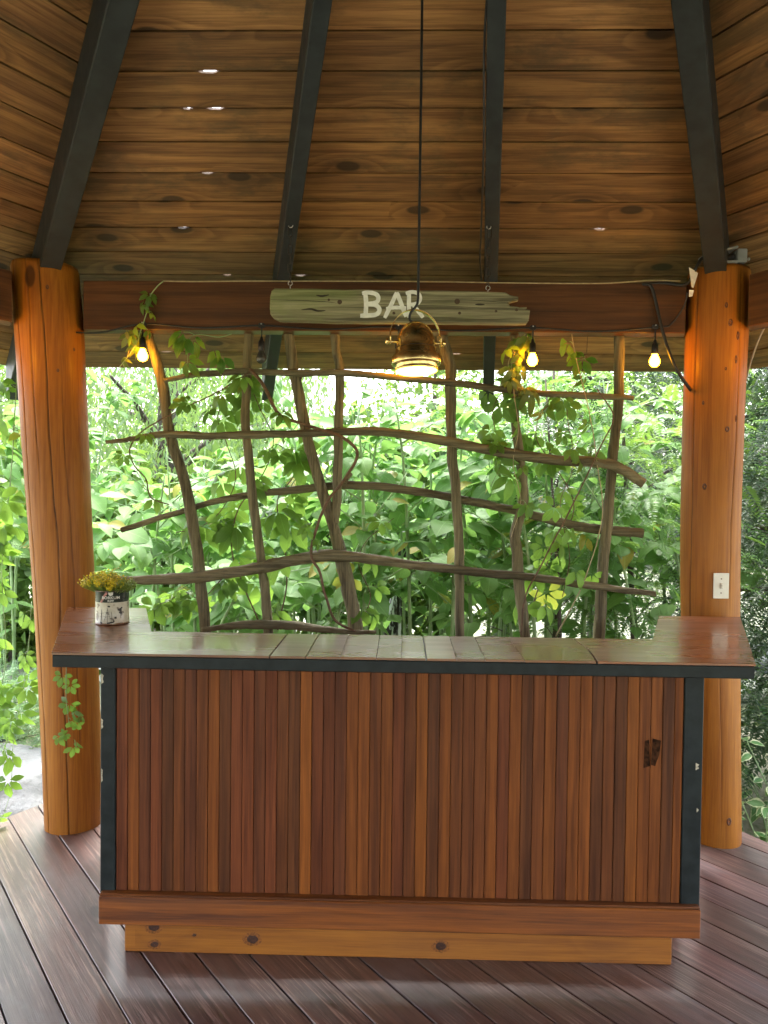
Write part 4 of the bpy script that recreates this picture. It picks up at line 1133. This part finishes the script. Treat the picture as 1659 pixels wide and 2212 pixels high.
# creeper vines on and around the trellis: (path, radius, leaf count, leaf set, spread, size)
def vine(label, path, r0, r1, nl, leaves, size=1.0, hang=0.5, group=None, mat='vine', extra=(), face=0.6):
    P = catmull(path, 7); o = P[0].copy()
    root = tag(empty('creeper_vine', o), label, 'vine', group)
    Q = [p - o + Vector((0.003 * mnoise.noise(p * 14), 0.003 * mnoise.noise(p * 14 + Vector((5, 5, 5))), 0.003 * mnoise.noise(p * 14 + Vector((9, 1, 5))))) for p in P]
    V, F = tube(Q, [r0, r1], 7, 0.15, 1.0)
    mk('stem', mesh('stem', V, F, M[mat], True), root)
    pts = [(Q[min(len(Q) - 1, int(random.uniform(0.04, 1) * len(Q)))], None) for _ in range(nl)] + [(e - o, True) for e in extra]
    pet = []
    for p, ex in pts:
        a = random.uniform(0, 6.28)
        out = Vector((math.cos(a), 0.7 * math.sin(a) - 0.15, random.uniform(-0.5, 0.4)))
        ln = random.uniform(0.02, 0.07) * size
        tip = p + out.normalized() * ln if not ex else p
        if not ex: pet.append(tube([p, p.lerp(tip, 0.5) + Vector((0, 0, 0.006)), tip], [0.0016, 0.001], 4))
        d = Vector((out.x * 0.7, out.y * 0.5, -hang + random.uniform(-0.35, 0.35)))
        up = Vector((random.uniform(-0.5, 0.5), -face + random.uniform(-0.4, 0.4), random.uniform(0.3, 1.0)))
        s = size * random.uniform(0.65, 1.15)
        mk('leaf', random.choice(leaves), root, leaf_mw(tip, d, up, s))
    if pet:
        V, F = join(pet); mk('petiole', mesh('petiole', V, F, M['greenstem']), root)
    return root
YF, YB = 3.60, 3.76
def vp(y, *pts): return [at(u, v, y + random.uniform(-0.012, 0.012)) for u, v in pts]
vine('green creeper sprig trailing down over the beam past a lit bulb', vp(3.57, (352, 607), (340, 618), (325, 640), (318, 672), (306, 705), (296, 740), (272, 775), (258, 795)), 0.003, 0.0015, 7, CR, 0.55, 0.8, mat='greenstem')
vine('wilting yellow creeper tuft beside the bulb near the first upright', vp(3.63, (300, 690), (292, 720), (282, 748), (270, 785)), 0.002, 0.001, 6, WI, 0.55, 1.0, mat='drystem')
vine('creeper with broad green leaves hanging from the beam between first uprights', vp(3.62, (500, 722), (470, 728), (430, 722), (408, 735), (405, 790)), 0.002, 0.001, 1, CR, 0.8, 0.8, mat='greenstem', extra=vp(3.6, (400, 730), (418, 735), (405, 780), (462, 755), (480, 770)))
vine('thick brown vine snaking down through the forked trellis branch', vp(3.605, (540, 798), (568, 830), (600, 893), (650, 915), (716, 935), (758, 958), (772, 985), (748, 1030), (708, 1082), (682, 1145), (672, 1200), (690, 1235), (704, 1290), (724, 1340), (768, 1364)), 0.0085, 0.006, 3, CR, 0.8)
vine('thin arching vine looping out past the first upright branch', vp(3.61, (545, 800), (500, 828), (440, 862), (370, 895), (310, 930), (280, 968), (290, 1005), (315, 1035), (326, 1075), (365, 1090)), 0.003, 0.0035, 6, CR, 0.7)
vine('leafy creeper filling the gap between first and second uprights', vp(YB, (535, 815), (500, 850), (470, 900), (490, 960), (510, 1030), (480, 1100), (430, 1140), (380, 1150)), 0.003, 0.002, 14, CR, 1.1)
vine('leafy creeper climbing along the second upright branch', vp(YB, (560, 1345), (520, 1250), (500, 1180), (515, 1100), (570, 1020), (590, 950), (560, 880), (540, 830)), 0.004, 0.002, 15, CR, 1.1)
vine('leafy creeper crowded behind the forked branch', vp(YB, (600, 1360), (620, 1250), (610, 1150), (600, 1080), (640, 1010), (600, 960), (570, 990)), 0.004, 0.002, 13, CR, 1.1)
vine('low creeper spreading beside the tin can end of the bar', vp(YB, (590, 1240), (520, 1215), (440, 1290), (400, 1280), (360, 1300), (330, 1310)), 0.003, 0.002, 16, CR, 0.95)
vine('twiggy vine with bare stems between fork and tall straight upright', vp(3.72, (770, 1360), (800, 1290), (775, 1220), (790, 1170), (850, 1120)), 0.003, 0.0015, 6, CR, 0.9)
vine('creeper hanging down the sixth upright under a bulb', vp(3.63, (1120, 722), (1112, 760), (1105, 790), (1110, 850), (1120, 930), (1108, 1000), (1125, 1080), (1105, 1160)), 0.0025, 0.0015, 8, CR, 0.7, 0.9, mat='drystem')
vine('wilting yellow creeper leaves draped around the bulb on sixth upright', vp(3.62, (1135, 722), (1112, 752), (1098, 800), (1140, 850), (1165, 890)), 0.002, 0.001, 11, WI, 0.7, 1.0, mat='drystem')
vine('hanging creeper leaves beside the fifth and sixth uprights', vp(3.66, (1090, 840), (1065, 880), (1070, 930), (1085, 990), (1060, 1050)), 0.002, 0.001, 9, CR, 1.0, 0.9)
vine('leafy creeper between the sixth and seventh uprights', vp(YB, (1135, 1360), (1180, 1220), (1240, 1100), (1200, 1010), (1160, 950), (1170, 890), (1215, 860)), 0.003, 0.002, 22, CR, 0.9, 0.8)
vine('bare reddish vine running diagonally up to the last upright', vp(3.60, (1125, 1375), (1135, 1290), (1180, 1200), (1240, 1085), (1300, 960), (1325, 900), (1290, 840)), 0.0045, 0.003, 3, CR, 0.8)
vine('thin straight vine stems dropping past the last upright', vp(3.62, (1235, 722), (1250, 800), (1275, 900), (1290, 1000), (1300, 1120), (1260, 1260), (1200, 1375)), 0.002, 0.003, 6, CR, 0.8, mat='drystem')
vine('dry thin vine stems by the seventh upright', vp(3.64, (1270, 722), (1262, 790), (1225, 880), (1240, 1000), (1210, 1090), (1230, 1200), (1215, 1290)), 0.0015, 0.002, 8, CR, 0.8, 0.9)
vine('creeper sprig dangling under the counter end by the log post', [Vector(p) for p in ((-1.33, 3.0, 1.02), (-1.315, 2.98, 0.93), (-1.31, 2.97, 0.80), (-1.30, 2.97, 0.70))], 0.002, 0.0012, 3, CR, 0.42, 0.9, mat='greenstem',
     extra=[at(u, v, 2.98) for u, v in ((135, 1460), (152, 1480), (150, 1520), (178, 1545), (160, 1535), (140, 1585), (128, 1590), (165, 1600), (158, 1612))])
vine('pale creeper curtain trailing onto the deck beside the log post', [Vector(p) for p in ((-1.86, 3.82, 1.05), (-1.84, 3.72, 0.72), (-1.87, 3.66, 0.42), (-1.86, 3.60, 0.15), (-1.90, 3.52, 0.02), (-1.98, 3.40, 0.012))], 0.002, 0.0012, 18, CR, 0.8, 0.8, mat='greenstem')
vine('long creeper curtain hanging from the eave outside the log post', [Vector(p) for p in ((-2.10, 4.15, 2.25), (-2.12, 4.12, 1.7), (-2.16, 4.10, 1.2), (-2.14, 4.10, 0.7), (-2.18, 4.08, 0.45))], 0.003, 0.002, 34, CR, 1.1, 0.7, mat='greenstem')
vine('dense creeper strand hanging outside at the deck corner', [Vector(p) for p in ((-2.34, 4.25, 2.1), (-2.35, 4.25, 1.5), (-2.38, 4.22, 1.0), (-2.40, 4.2, 0.5))], 0.003, 0.002, 34, CR, 1.2, 0.7, mat='greenstem')
# ------------------------------------------------------------------ knotweed behind the trellis
GZ = -0.5
def cane(x, y, h, lean, nl, s=1.0):
    root = tag(empty('knotweed', (x, y, GZ)), 'tall green knotweed cane with broad heart shaped leaves behind the trellis', 'plant', 'knotweed canes behind the trellis')
    az = random.uniform(0, 6.28)
    d = Vector((math.cos(az) * lean, math.sin(az) * lean * 0.6, 0))
    top = Vector((d.x, d.y, h))
    P = catmull([Vector((0, 0, 0)), Vector((d.x * 0.12, d.y * 0.12, h * 0.4)), Vector((d.x * 0.45, d.y * 0.45, h * 0.78)), top], 5)
    stems = [tube(P, [0.014 * s, 0.011 * s, 0.004 * s], 7)]
    nodes = []
    for k in range(nl):
        t = 0.36 + 0.64 * ((k + random.random()) / nl)
        nodes.append((t, P[min(len(P) - 1, int(t * (len(P) - 1)))]))
    for k in range(4):
        t = random.uniform(0.45, 0.85); b = P[int(t * (len(P) - 1))]
        a = random.uniform(0, 6.28); L = random.uniform(0.3, 0.7)
        e = b + Vector((math.cos(a) * L, math.sin(a) * L * 0.7, L * random.uniform(0.1, 0.6)))
        B = catmull([b, b.lerp(e, 0.5) + Vector((0, 0, 0.06)), e], 4)
        stems.append(tube(B, [0.005 * s, 0.002 * s], 5))
        for q in B[2:]: nodes.append((t, q))
        nodes.append((t, e))
    for t, p in nodes:
        a = random.uniform(0, 6.28)
        out = Vector((math.cos(a), math.sin(a), random.uniform(-0.25, 0.35)))
        tip = p + out * random.uniform(0.03, 0.07)
        stems.append(tube([p, tip], [0.0022, 0.0016], 3, cap=False))
        up = Vector((random.uniform(-0.4, 0.4), random.uniform(-0.75, 0.2), 1.0))
        sz = random.uniform(0.65, 1.15) * s * (1.0 if t < 0.9 else 0.75)
        mk('leaf', random.choice(KN), root, leaf_mw(tip, out + Vector((0, 0, random.uniform(-0.55, -0.05))), up, sz, random.uniform(0.9, 1.15)))
    V, F = join(stems)
    mk('stem', mesh('stem', V, F, M['greenstem'], True), root)
random.seed(21)
spots = []
tries = 0
while len(spots) < 90 and tries < 6000:
    tries += 1
    y = random.choice((random.uniform(4.75, 5.8), random.uniform(5.2, 7.6)))
    x = random.uniform(-0.62 * y - 0.2, 0.30 * y)
    if x < -1.9 and y < 6.0: continue
    if any((x - a) ** 2 + (y - b) ** 2 < 0.2 ** 2 for a, b in spots): continue
    spots.append((x, y))
for x, y in spots:
    hmax = (2.45 + (y - 4.7) * 0.30) * (0.80 if -0.36 < x / y < -0.12 else 1)
    cane(x, y, hmax * random.uniform(0.82, 1.12), random.uniform(0.1, 0.6), 15, random.uniform(0.85, 1.2))

# ------------------------------------------------------------------ shrubs and trees made of fine foliage
def quads_obj(name, C, D, U, L, W, mat, parent=None, mw=None, kind=None, color=None, bend=0.25):
    """many small folded leaves in one mesh: arrays of base point, direction, up, length, width"""
    D = D / np.linalg.norm(D, axis=1, keepdims=True)
    S = np.cross(D, U); S /= np.maximum(1e-6, np.linalg.norm(S, axis=1, keepdims=True))
    N = np.cross(S, D)
    L = L[:, None]; W = W[:, None]
    a = C; b = C + D * L * 0.45 + S * W + N * W * 0.3; c = C + D * L - N * L * bend; d = C + D * L * 0.45 - S * W + N * W * 0.3
    V = np.stack([a, b, c, d], 1).reshape(-1, 3)
    n = len(C)
    me = bpy.data.meshes.new(name)
    me.vertices.add(4 * n); me.vertices.foreach_set('co', V.astype(np.float32).ravel())
    me.loops.add(4 * n); me.loops.foreach_set('vertex_index', np.arange(4 * n, dtype=np.int32))
    me.polygons.add(n); me.polygons.foreach_set('loop_start', np.arange(0, 4 * n, 4, dtype=np.int32))
    me.materials.append(mat); me.update(calc_edges=True); me.validate()
    o = mk(name, me, parent, mw, color)
    if kind: o['kind'] = kind
    return o
def limbs(root, h, r, n, spread, mat='trunk', name='trunk', seed=0):
    rnd_ = random.Random(seed)
    P = catmull([Vector((0, 0, 0)), Vector((rnd_.uniform(-.1, .1) * h * 0.3, rnd_.uniform(-.1, .1) * h * 0.3, h * 0.4)), Vector((rnd_.uniform(-.15, .15) * h * 0.5, rnd_.uniform(-.1, .1) * h * 0.5, h))], 6)
    parts = [tube(P, [r, r * 0.7, r * 0.25], 9, 0.2, seed)]
    tips = []
    for k in range(n):
        t = 0.25 + 0.7 * k / n; b = P[int(t * (len(P) - 1))]
        a = rnd_.uniform(0, 6.28); L = spread * (1.1 - 0.6 * t) * rnd_.uniform(0.7, 1.2)
        e = b + Vector((math.cos(a) * L, math.sin(a) * L, L * rnd_.uniform(0.1, 0.7)))
        parts.append(tube(catmull([b, b.lerp(e, 0.5) + Vector((0, 0, L * 0.1)), e], 4), [r * 0.35 * (1.1 - t), r * 0.06], 6, 0.15, k))
        tips.append(e)
    V, F = join(parts)
    mk(name, mesh(name, V, F, M[mat], True), root)
    return tips
def bush(name, label, cat, loc, size, n, leafL, mat, clumps=26, trunk=0.06, group=None, color=None, up=0.6):
    root = tag(empty(name, loc), label, cat, group)
    sx, sy, sz = size
    limbs(root, sz * 0.75, trunk, 9, sx * 0.6, seed=int(abs(loc[0] * 31 + loc[1] * 7)))
    cc = []
    for k in range(clumps):
        v = rng.normal(size=3); v /= np.linalg.norm(v); v *= rng.uniform(0.45, 1.0) ** 0.5
        cc.append((v[0] * sx, v[1] * sy, sz * 0.52 + v[2] * sz * 0.5, rng.uniform(0.22, 0.42)))
    cc = np.array(cc)
    idx = rng.integers(0, clumps, n)
    g = rng.normal(size=(n, 3)); g /= np.linalg.norm(g, axis=1, keepdims=True); g *= (rng.random((n, 1)) ** 0.4)
    C = cc[idx, :3] + g * cc[idx, 3:4] * np.array([[sx, sy, sz * 0.7]])
    C = C[C[:, 2] > 0.02]; m = len(C)
    D = rng.normal(size=(m, 3)) + np.array([[0, 0, -0.25]]); U = rng.normal(size=(m, 3)) * 0.6 + np.array([[0, -0.2, up]])
    quads_obj('crown', C, D, U, leafL * rng.uniform(0.6, 1.25, m), leafL * 0.3 * rng.uniform(0.7, 1.2, m), M[mat], root, color=color)
def spray_tree(name, label, cat, loc, h, rad, nspray, sL, mat, per=26, droop=0.6, needle=0.03, trunk=0.08, color=None, bare=0.15, group=None, shape=1.0):
    """fine feathery sprays along boughs"""
    root = tag(empty(name, loc), label, cat, group)
    limbs(root, h, trunk, 16, rad * 0.9, seed=int(abs(loc[0] * 17 + loc[1] * 5)))
    z = h * (bare + (1 - bare) * rng.random(nspray)); a = rng.uniform(0, 2 * np.pi, nspray)
    rr = rad * (1 - shape * (z / h) * 0.75) * np.sqrt(rng.uniform(0.05, 1, nspray))
    B = np.stack([rr * np.cos(a), rr * np.sin(a), z], 1)
    D0 = np.stack([np.cos(a), np.sin(a), -droop * rng.uniform(0.3, 1.6, nspray)], 1) + rng.normal(size=(nspray, 3)) * 0.35
    D0 /= np.linalg.norm(D0, axis=1, keepdims=True)
    S0 = np.cross(D0, np.array([[0, 0, 1.0]])) + rng.normal(size=(nspray, 3)) * 0.25; S0 /= np.linalg.norm(S0, axis=1, keepdims=True)
    Ls = sL * rng.uniform(0.6, 1.3, nspray)
    C, D, U, LL = [], [], [], []
    for k in range(per):
        t = (k // 2 + 0.5) / (per / 2); sg = 1 if k % 2 else -1
        C.append(B + D0 * (Ls * t)[:, None] + np.array([[0, 0, -1.0]]) * (Ls * 0.25 * t * t)[:, None])
        D.append(D0 * 0.55 + S0 * sg * 0.9); U.append(np.cross(S0, D0) + rng.normal(size=(nspray, 3)) * 0.2)
        LL.append(needle * (1.15 - 0.75 * t) * rng.uniform(0.8, 1.2, nspray))
    C, D, U, LL = map(np.concatenate, (C, D, U, LL))
    quads_obj('crown', C, D, U, LL, LL * 0.17, M[mat], root, color=color, bend=0.1)
# the right side: dark cedar, feathery shrubs, thin trunks
spray_tree('cedar_tree', 'dark green cedar tree crowding the deck beyond the switch post', 'tree', (3.0, 5.3, GZ), 5.2, 1.25, 4200, 0.34, 'cedar_leaf', per=30, droop=1.0, needle=0.045, trunk=0.12, bare=0.10, shape=0.7)
spray_tree('cedar_tree', 'second dark cedar standing further beyond the switch post', 'tree', (4.6, 8.6, GZ), 7.0, 2.1, 2600, 0.45, 'cedar_leaf', per=26, droop=0.9, needle=0.06, trunk=0.16, bare=0.05, shape=0.6)
spray_tree('feathery_shrub', 'feathery fine leaved shrub behind the last trellis upright', 'shrub', (1.75, 5.5, GZ), 3.0, 0.95, 520, 0.30, 'fern_leaf', per=28, droop=0.3, needle=0.055, trunk=0.035, bare=0.3, shape=0.1)
spray_tree('feathery_shrub', 'feathery fine leaved shrub with branches beyond the sixth upright', 'shrub', (1.25, 6.6, GZ), 3.2, 1.0, 480, 0.32, 'fern_leaf', per=28, droop=0.3, needle=0.06, trunk=0.04, bare=0.35, shape=0.1)
spray_tree('hemlock_sapling', 'small dark needled sapling showing under the eave by the bulbs', 'tree', (1.0, 5.0, GZ), 2.85, 0.42, 150, 0.26, 'cedar_leaf', per=30, droop=0.4, needle=0.03, trunk=0.02, bare=0.72, shape=0.0)
for (x, y, s) in ((1.95, 5.1, 1.1), (1.6, 4.9, 0.9), (2.1, 6.0, 1.2)):
    cane(x, y, 2.3, 0.5, 12, s)
spray_tree('cedar_tree', 'dark cedar standing far behind the feathery shrubs', 'tree', (2.5, 9.6, GZ), 6.5, 1.9, 2200, 0.45, 'cedar_leaf', per=26, droop=0.9, needle=0.06, trunk=0.16, bare=0.05, shape=0.6)
for x_, y_, h_ in ((-4.6, 9.0, 2.5), (-3.1, 8.7, 2.2), (-1.8, 8.9, 2.4), (-0.5, 8.6, 2.7), (0.7, 8.9, 2.6), (-5.9, 9.6, 2.6)):
    bush('bank_shrub', 'leafy green shrub on the near pond bank behind the knotweed', 'shrub', (x_, y_, GZ), (0.85, 0.7, h_), 4200, 0.15, 'bush_leaf', clumps=24, group='shrubs on the near pond bank')
# left side: juniper, slab of rock
spray_tree('juniper_bush', 'spreading blue green juniper bush behind the grey rock', 'bush', (-2.95, 5.15, GZ), 0.78, 0.75, 900, 0.30, 'junip_leaf', per=26, droop=-0.5, needle=0.035, trunk=0.03, bare=0.1, shape=0.3)
def rock(name, label, loc, size, seed, mat):
    bm = bmesh.new(); bmesh.ops.create_icosphere(bm, subdivisions=5, radius=1)
    for v in bm.verts:
        p = v.co.copy()
        k = 1 + 0.22 * mnoise.noise(p * 1.3 + Vector((seed, 0, 0))) + 0.10 * mnoise.noise(p * 3.2 + Vector((0, seed, 0))) + 0.03 * mnoise.noise(p * 9)
        p *= k
        p.z = min(p.z, 0.62 + 0.10 * mnoise.noise(Vector((p.x * 1.6, p.y * 1.6, seed))) + 0.02 * mnoise.noise(Vector((p.x * 9, p.y * 9, seed))))
        v.co = Vector((p.x * size[0], p.y * size[1], p.z * size[2]))
    me = bpy.data.meshes.new(name); bm.to_mesh(me); bm.free(); me.materials.append(mat)
    for q in me.polygons: q.use_smooth = True
    tag(mk(name, me, None, Matrix.Translation(loc)), label, 'rock')
def rockmat():
    t = NT('grey rock'); tc = t.n('TexCoord').outputs['Object']
    a = t.noise(tc, 3, 6, 0.65); b = t.noise(tc, 22, 6, 0.7)
    c = t.mix(t.mr(a, 0.35, 0.65), (0.10, 0.108, 0.115), (0.19, 0.20, 0.21)); c = t.mix(t.mr(b, 0.45, 0.7, 0, 0.5), c, (0.06, 0.06, 0.055))
    c = t.mix(t.mr(t.noise(tc, 5, 5, 0.7), 0.58, 0.7, 0, 0.7), c, (0.10, 0.12, 0.03))
    t.set(Base_Color=c, Roughness=0.8); t.bump(b, 0.7, 0.02); return t.m
RM = rockmat()
rock('boulder', 'large flat grey boulder with mossy cracks beside the deck edge', (-2.75, 4.35, -0.32), (0.95, 0.62, 0.48), 3.0, RM)
rock('boulder', 'smaller grey boulder on the pond bank behind the juniper', (-4.0, 6.4, -0.50), (0.7, 0.5, 0.42), 8.0, RM)
rng2 = random.Random(5)
for k in range(16):
    x = rng2.uniform(-7, 5); y = rng2.uniform(8.2, 10.2)
    s = rng2.uniform(0.25, 0.55)
    rock('bank_stone', 'rounded pale stone along the pond bank', (x, y, -0.5), (s, s * 0.8, s * 0.7), k * 1.7, RM)
for o in bpy.data.objects:
    if o.name.startswith('bank_stone'): o['group'] = 'stones along the pond bank'
# low variegated plants on the right
HO = [leaf_mesh('leaf', 0.13, 0.042, M['host_leaf'], 0.25, d, 'ovate', 6, True, 0.04, i) for i, d in enumerate((0.2, 0.45, 0.7))]
random.seed(31)
for k in range(26):
    x = random.uniform(1.95, 3.0); y = random.uniform(3.95, 5.3)
    root = tag(empty('variegated_plant', (x, y, GZ)), 'low plant with green and cream edged leaves beside the deck', 'plant', 'variegated plants beside the deck')
    st_ = []
    for j in range(3):
        hh = random.uniform(0.35, 0.75); a0 = random.uniform(0, 6.28)
        e = Vector((math.cos(a0) * 0.2, math.sin(a0) * 0.2, hh))
        P = catmull([Vector((0, 0, 0)), Vector((e.x * 0.3, e.y * 0.3, hh * 0.55)), e], 5)
        st_.append(tube(P, [0.005, 0.003], 5))
        for q in range(9):
            p = P[random.randrange(3, len(P))]; a = random.uniform(0, 6.28)
            out = Vector((math.cos(a), math.sin(a), random.uniform(-0.4, 0.2)))
            mk('leaf', random.choice(HO), root, leaf_mw(p + out * 0.015, out, (random.uniform(-.3, .3), random.uniform(-.8, .1), 1), random.uniform(0.5, 0.9)))
    V, F = join(st_); mk('stem', mesh('stem', V, F, M['greenstem'], True), root)
# old post with flaking white paint among the canes
def oldpost():
    t = NT('flaking paint'); tc = t.n('TexCoord').outputs['Object']
    n = t.noise(t.vmath('MULTIPLY', tc, (30, 30, 4)), 1.0, 4, 0.6)
    c = t.mix(t.mr(n, 0.48, 0.56), (0.02, 0.018, 0.016), (0.6, 0.62, 0.66)); t.set(Base_Color=c, Roughness=0.8)
    o = at(862, 1310, 6.6)
    P = [at(u, v, 6.6) for u, v in ((850, 1330), (858, 1280), (866, 1230), (872, 1185), (880, 1150))]
    base = Vector((P[0].x - 0.05, P[0].y, GZ))
    V, F = tube([p - base for p in catmull([base, at(846, 1400, 6.6)] + P, 4)], [0.09, 0.075, 0.05, 0.06, 0.055], 10, 0.25, 2)
    tag(mk('weathered_stump', mesh('weathered_stump', V, F, t.m, True), None, Matrix.Translation(base)), 'leaning black stump with flaking white paint among the canes', 'stump')
oldpost()

# ------------------------------------------------------------------ far bank
k = 0
far_lab = ['rounded light green bush on the far pond bank', 'tall leafy tree on the far pond bank']
random.seed(11)
for x in np.linspace(-20, 20, 15):
    y = 23.5 + random.uniform(-1.2, 2.5)
    h = random.uniform(2.2, 4.2)
    bush('bank_bush', far_lab[0], 'bush', (x + random.uniform(-1, 1), y, -0.5), (random.uniform(1.6, 2.4), 1.4, h), 3200, 0.22, 'bush_leaf', clumps=30, group='bushes on the far pond bank')
for x, y, h in ((-17, 30, 9), (-8.5, 32, 10), (1, 31, 9.5), (9, 30, 10), (17, 31, 9)):
    bush('bank_tree', far_lab[1], 'tree', (x, y, -0.5), (3.6, 3.0, h), 6500, 0.34, 'bush_leaf', clumps=44, trunk=0.25, group='trees on the far pond bank')
def willow(loc, h, rad, strands):
    root = tag(empty('willow_tree', loc), 'weeping willow with long pale hanging strands across the pond', 'tree')
    limbs(root, h * 0.9, 0.3, 12, rad * 0.9, seed=4)
    C, D, U, L = [], [], [], []
    for s in range(strands):
        a = rng.uniform(0, 6.28); r = rad * math.sqrt(rng.uniform(0.1, 1)); z0 = h * rng.uniform(0.75, 1.0) - 0.12 * r * r / rad
        z1 = rng.uniform(0.4, 2.6); n = int((z0 - z1) / 0.09)
        zz = np.linspace(z0, z1, n)
        sw_x = 0.12 * np.sin(zz * 0.7 + s); 
        C.append(np.stack([r * math.cos(a) + sw_x, r * math.sin(a) + 0 * zz, zz], 1))
        D.append(np.stack([rng.normal(size=n) * 0.5, rng.normal(size=n) * 0.5, -np.ones(n)], 1)); U.append(rng.normal(size=(n, 3))); L.append(rng.uniform(0.10, 0.18, n))
    C, D, U, L = map(np.concatenate, (C, D, U, L))
    quads_obj('crown', C, D, U, L, L * 0.13, M['willow_leaf'], root)
willow((-3.3, 11.2, -0.5), 5.5, 2.3, 420)
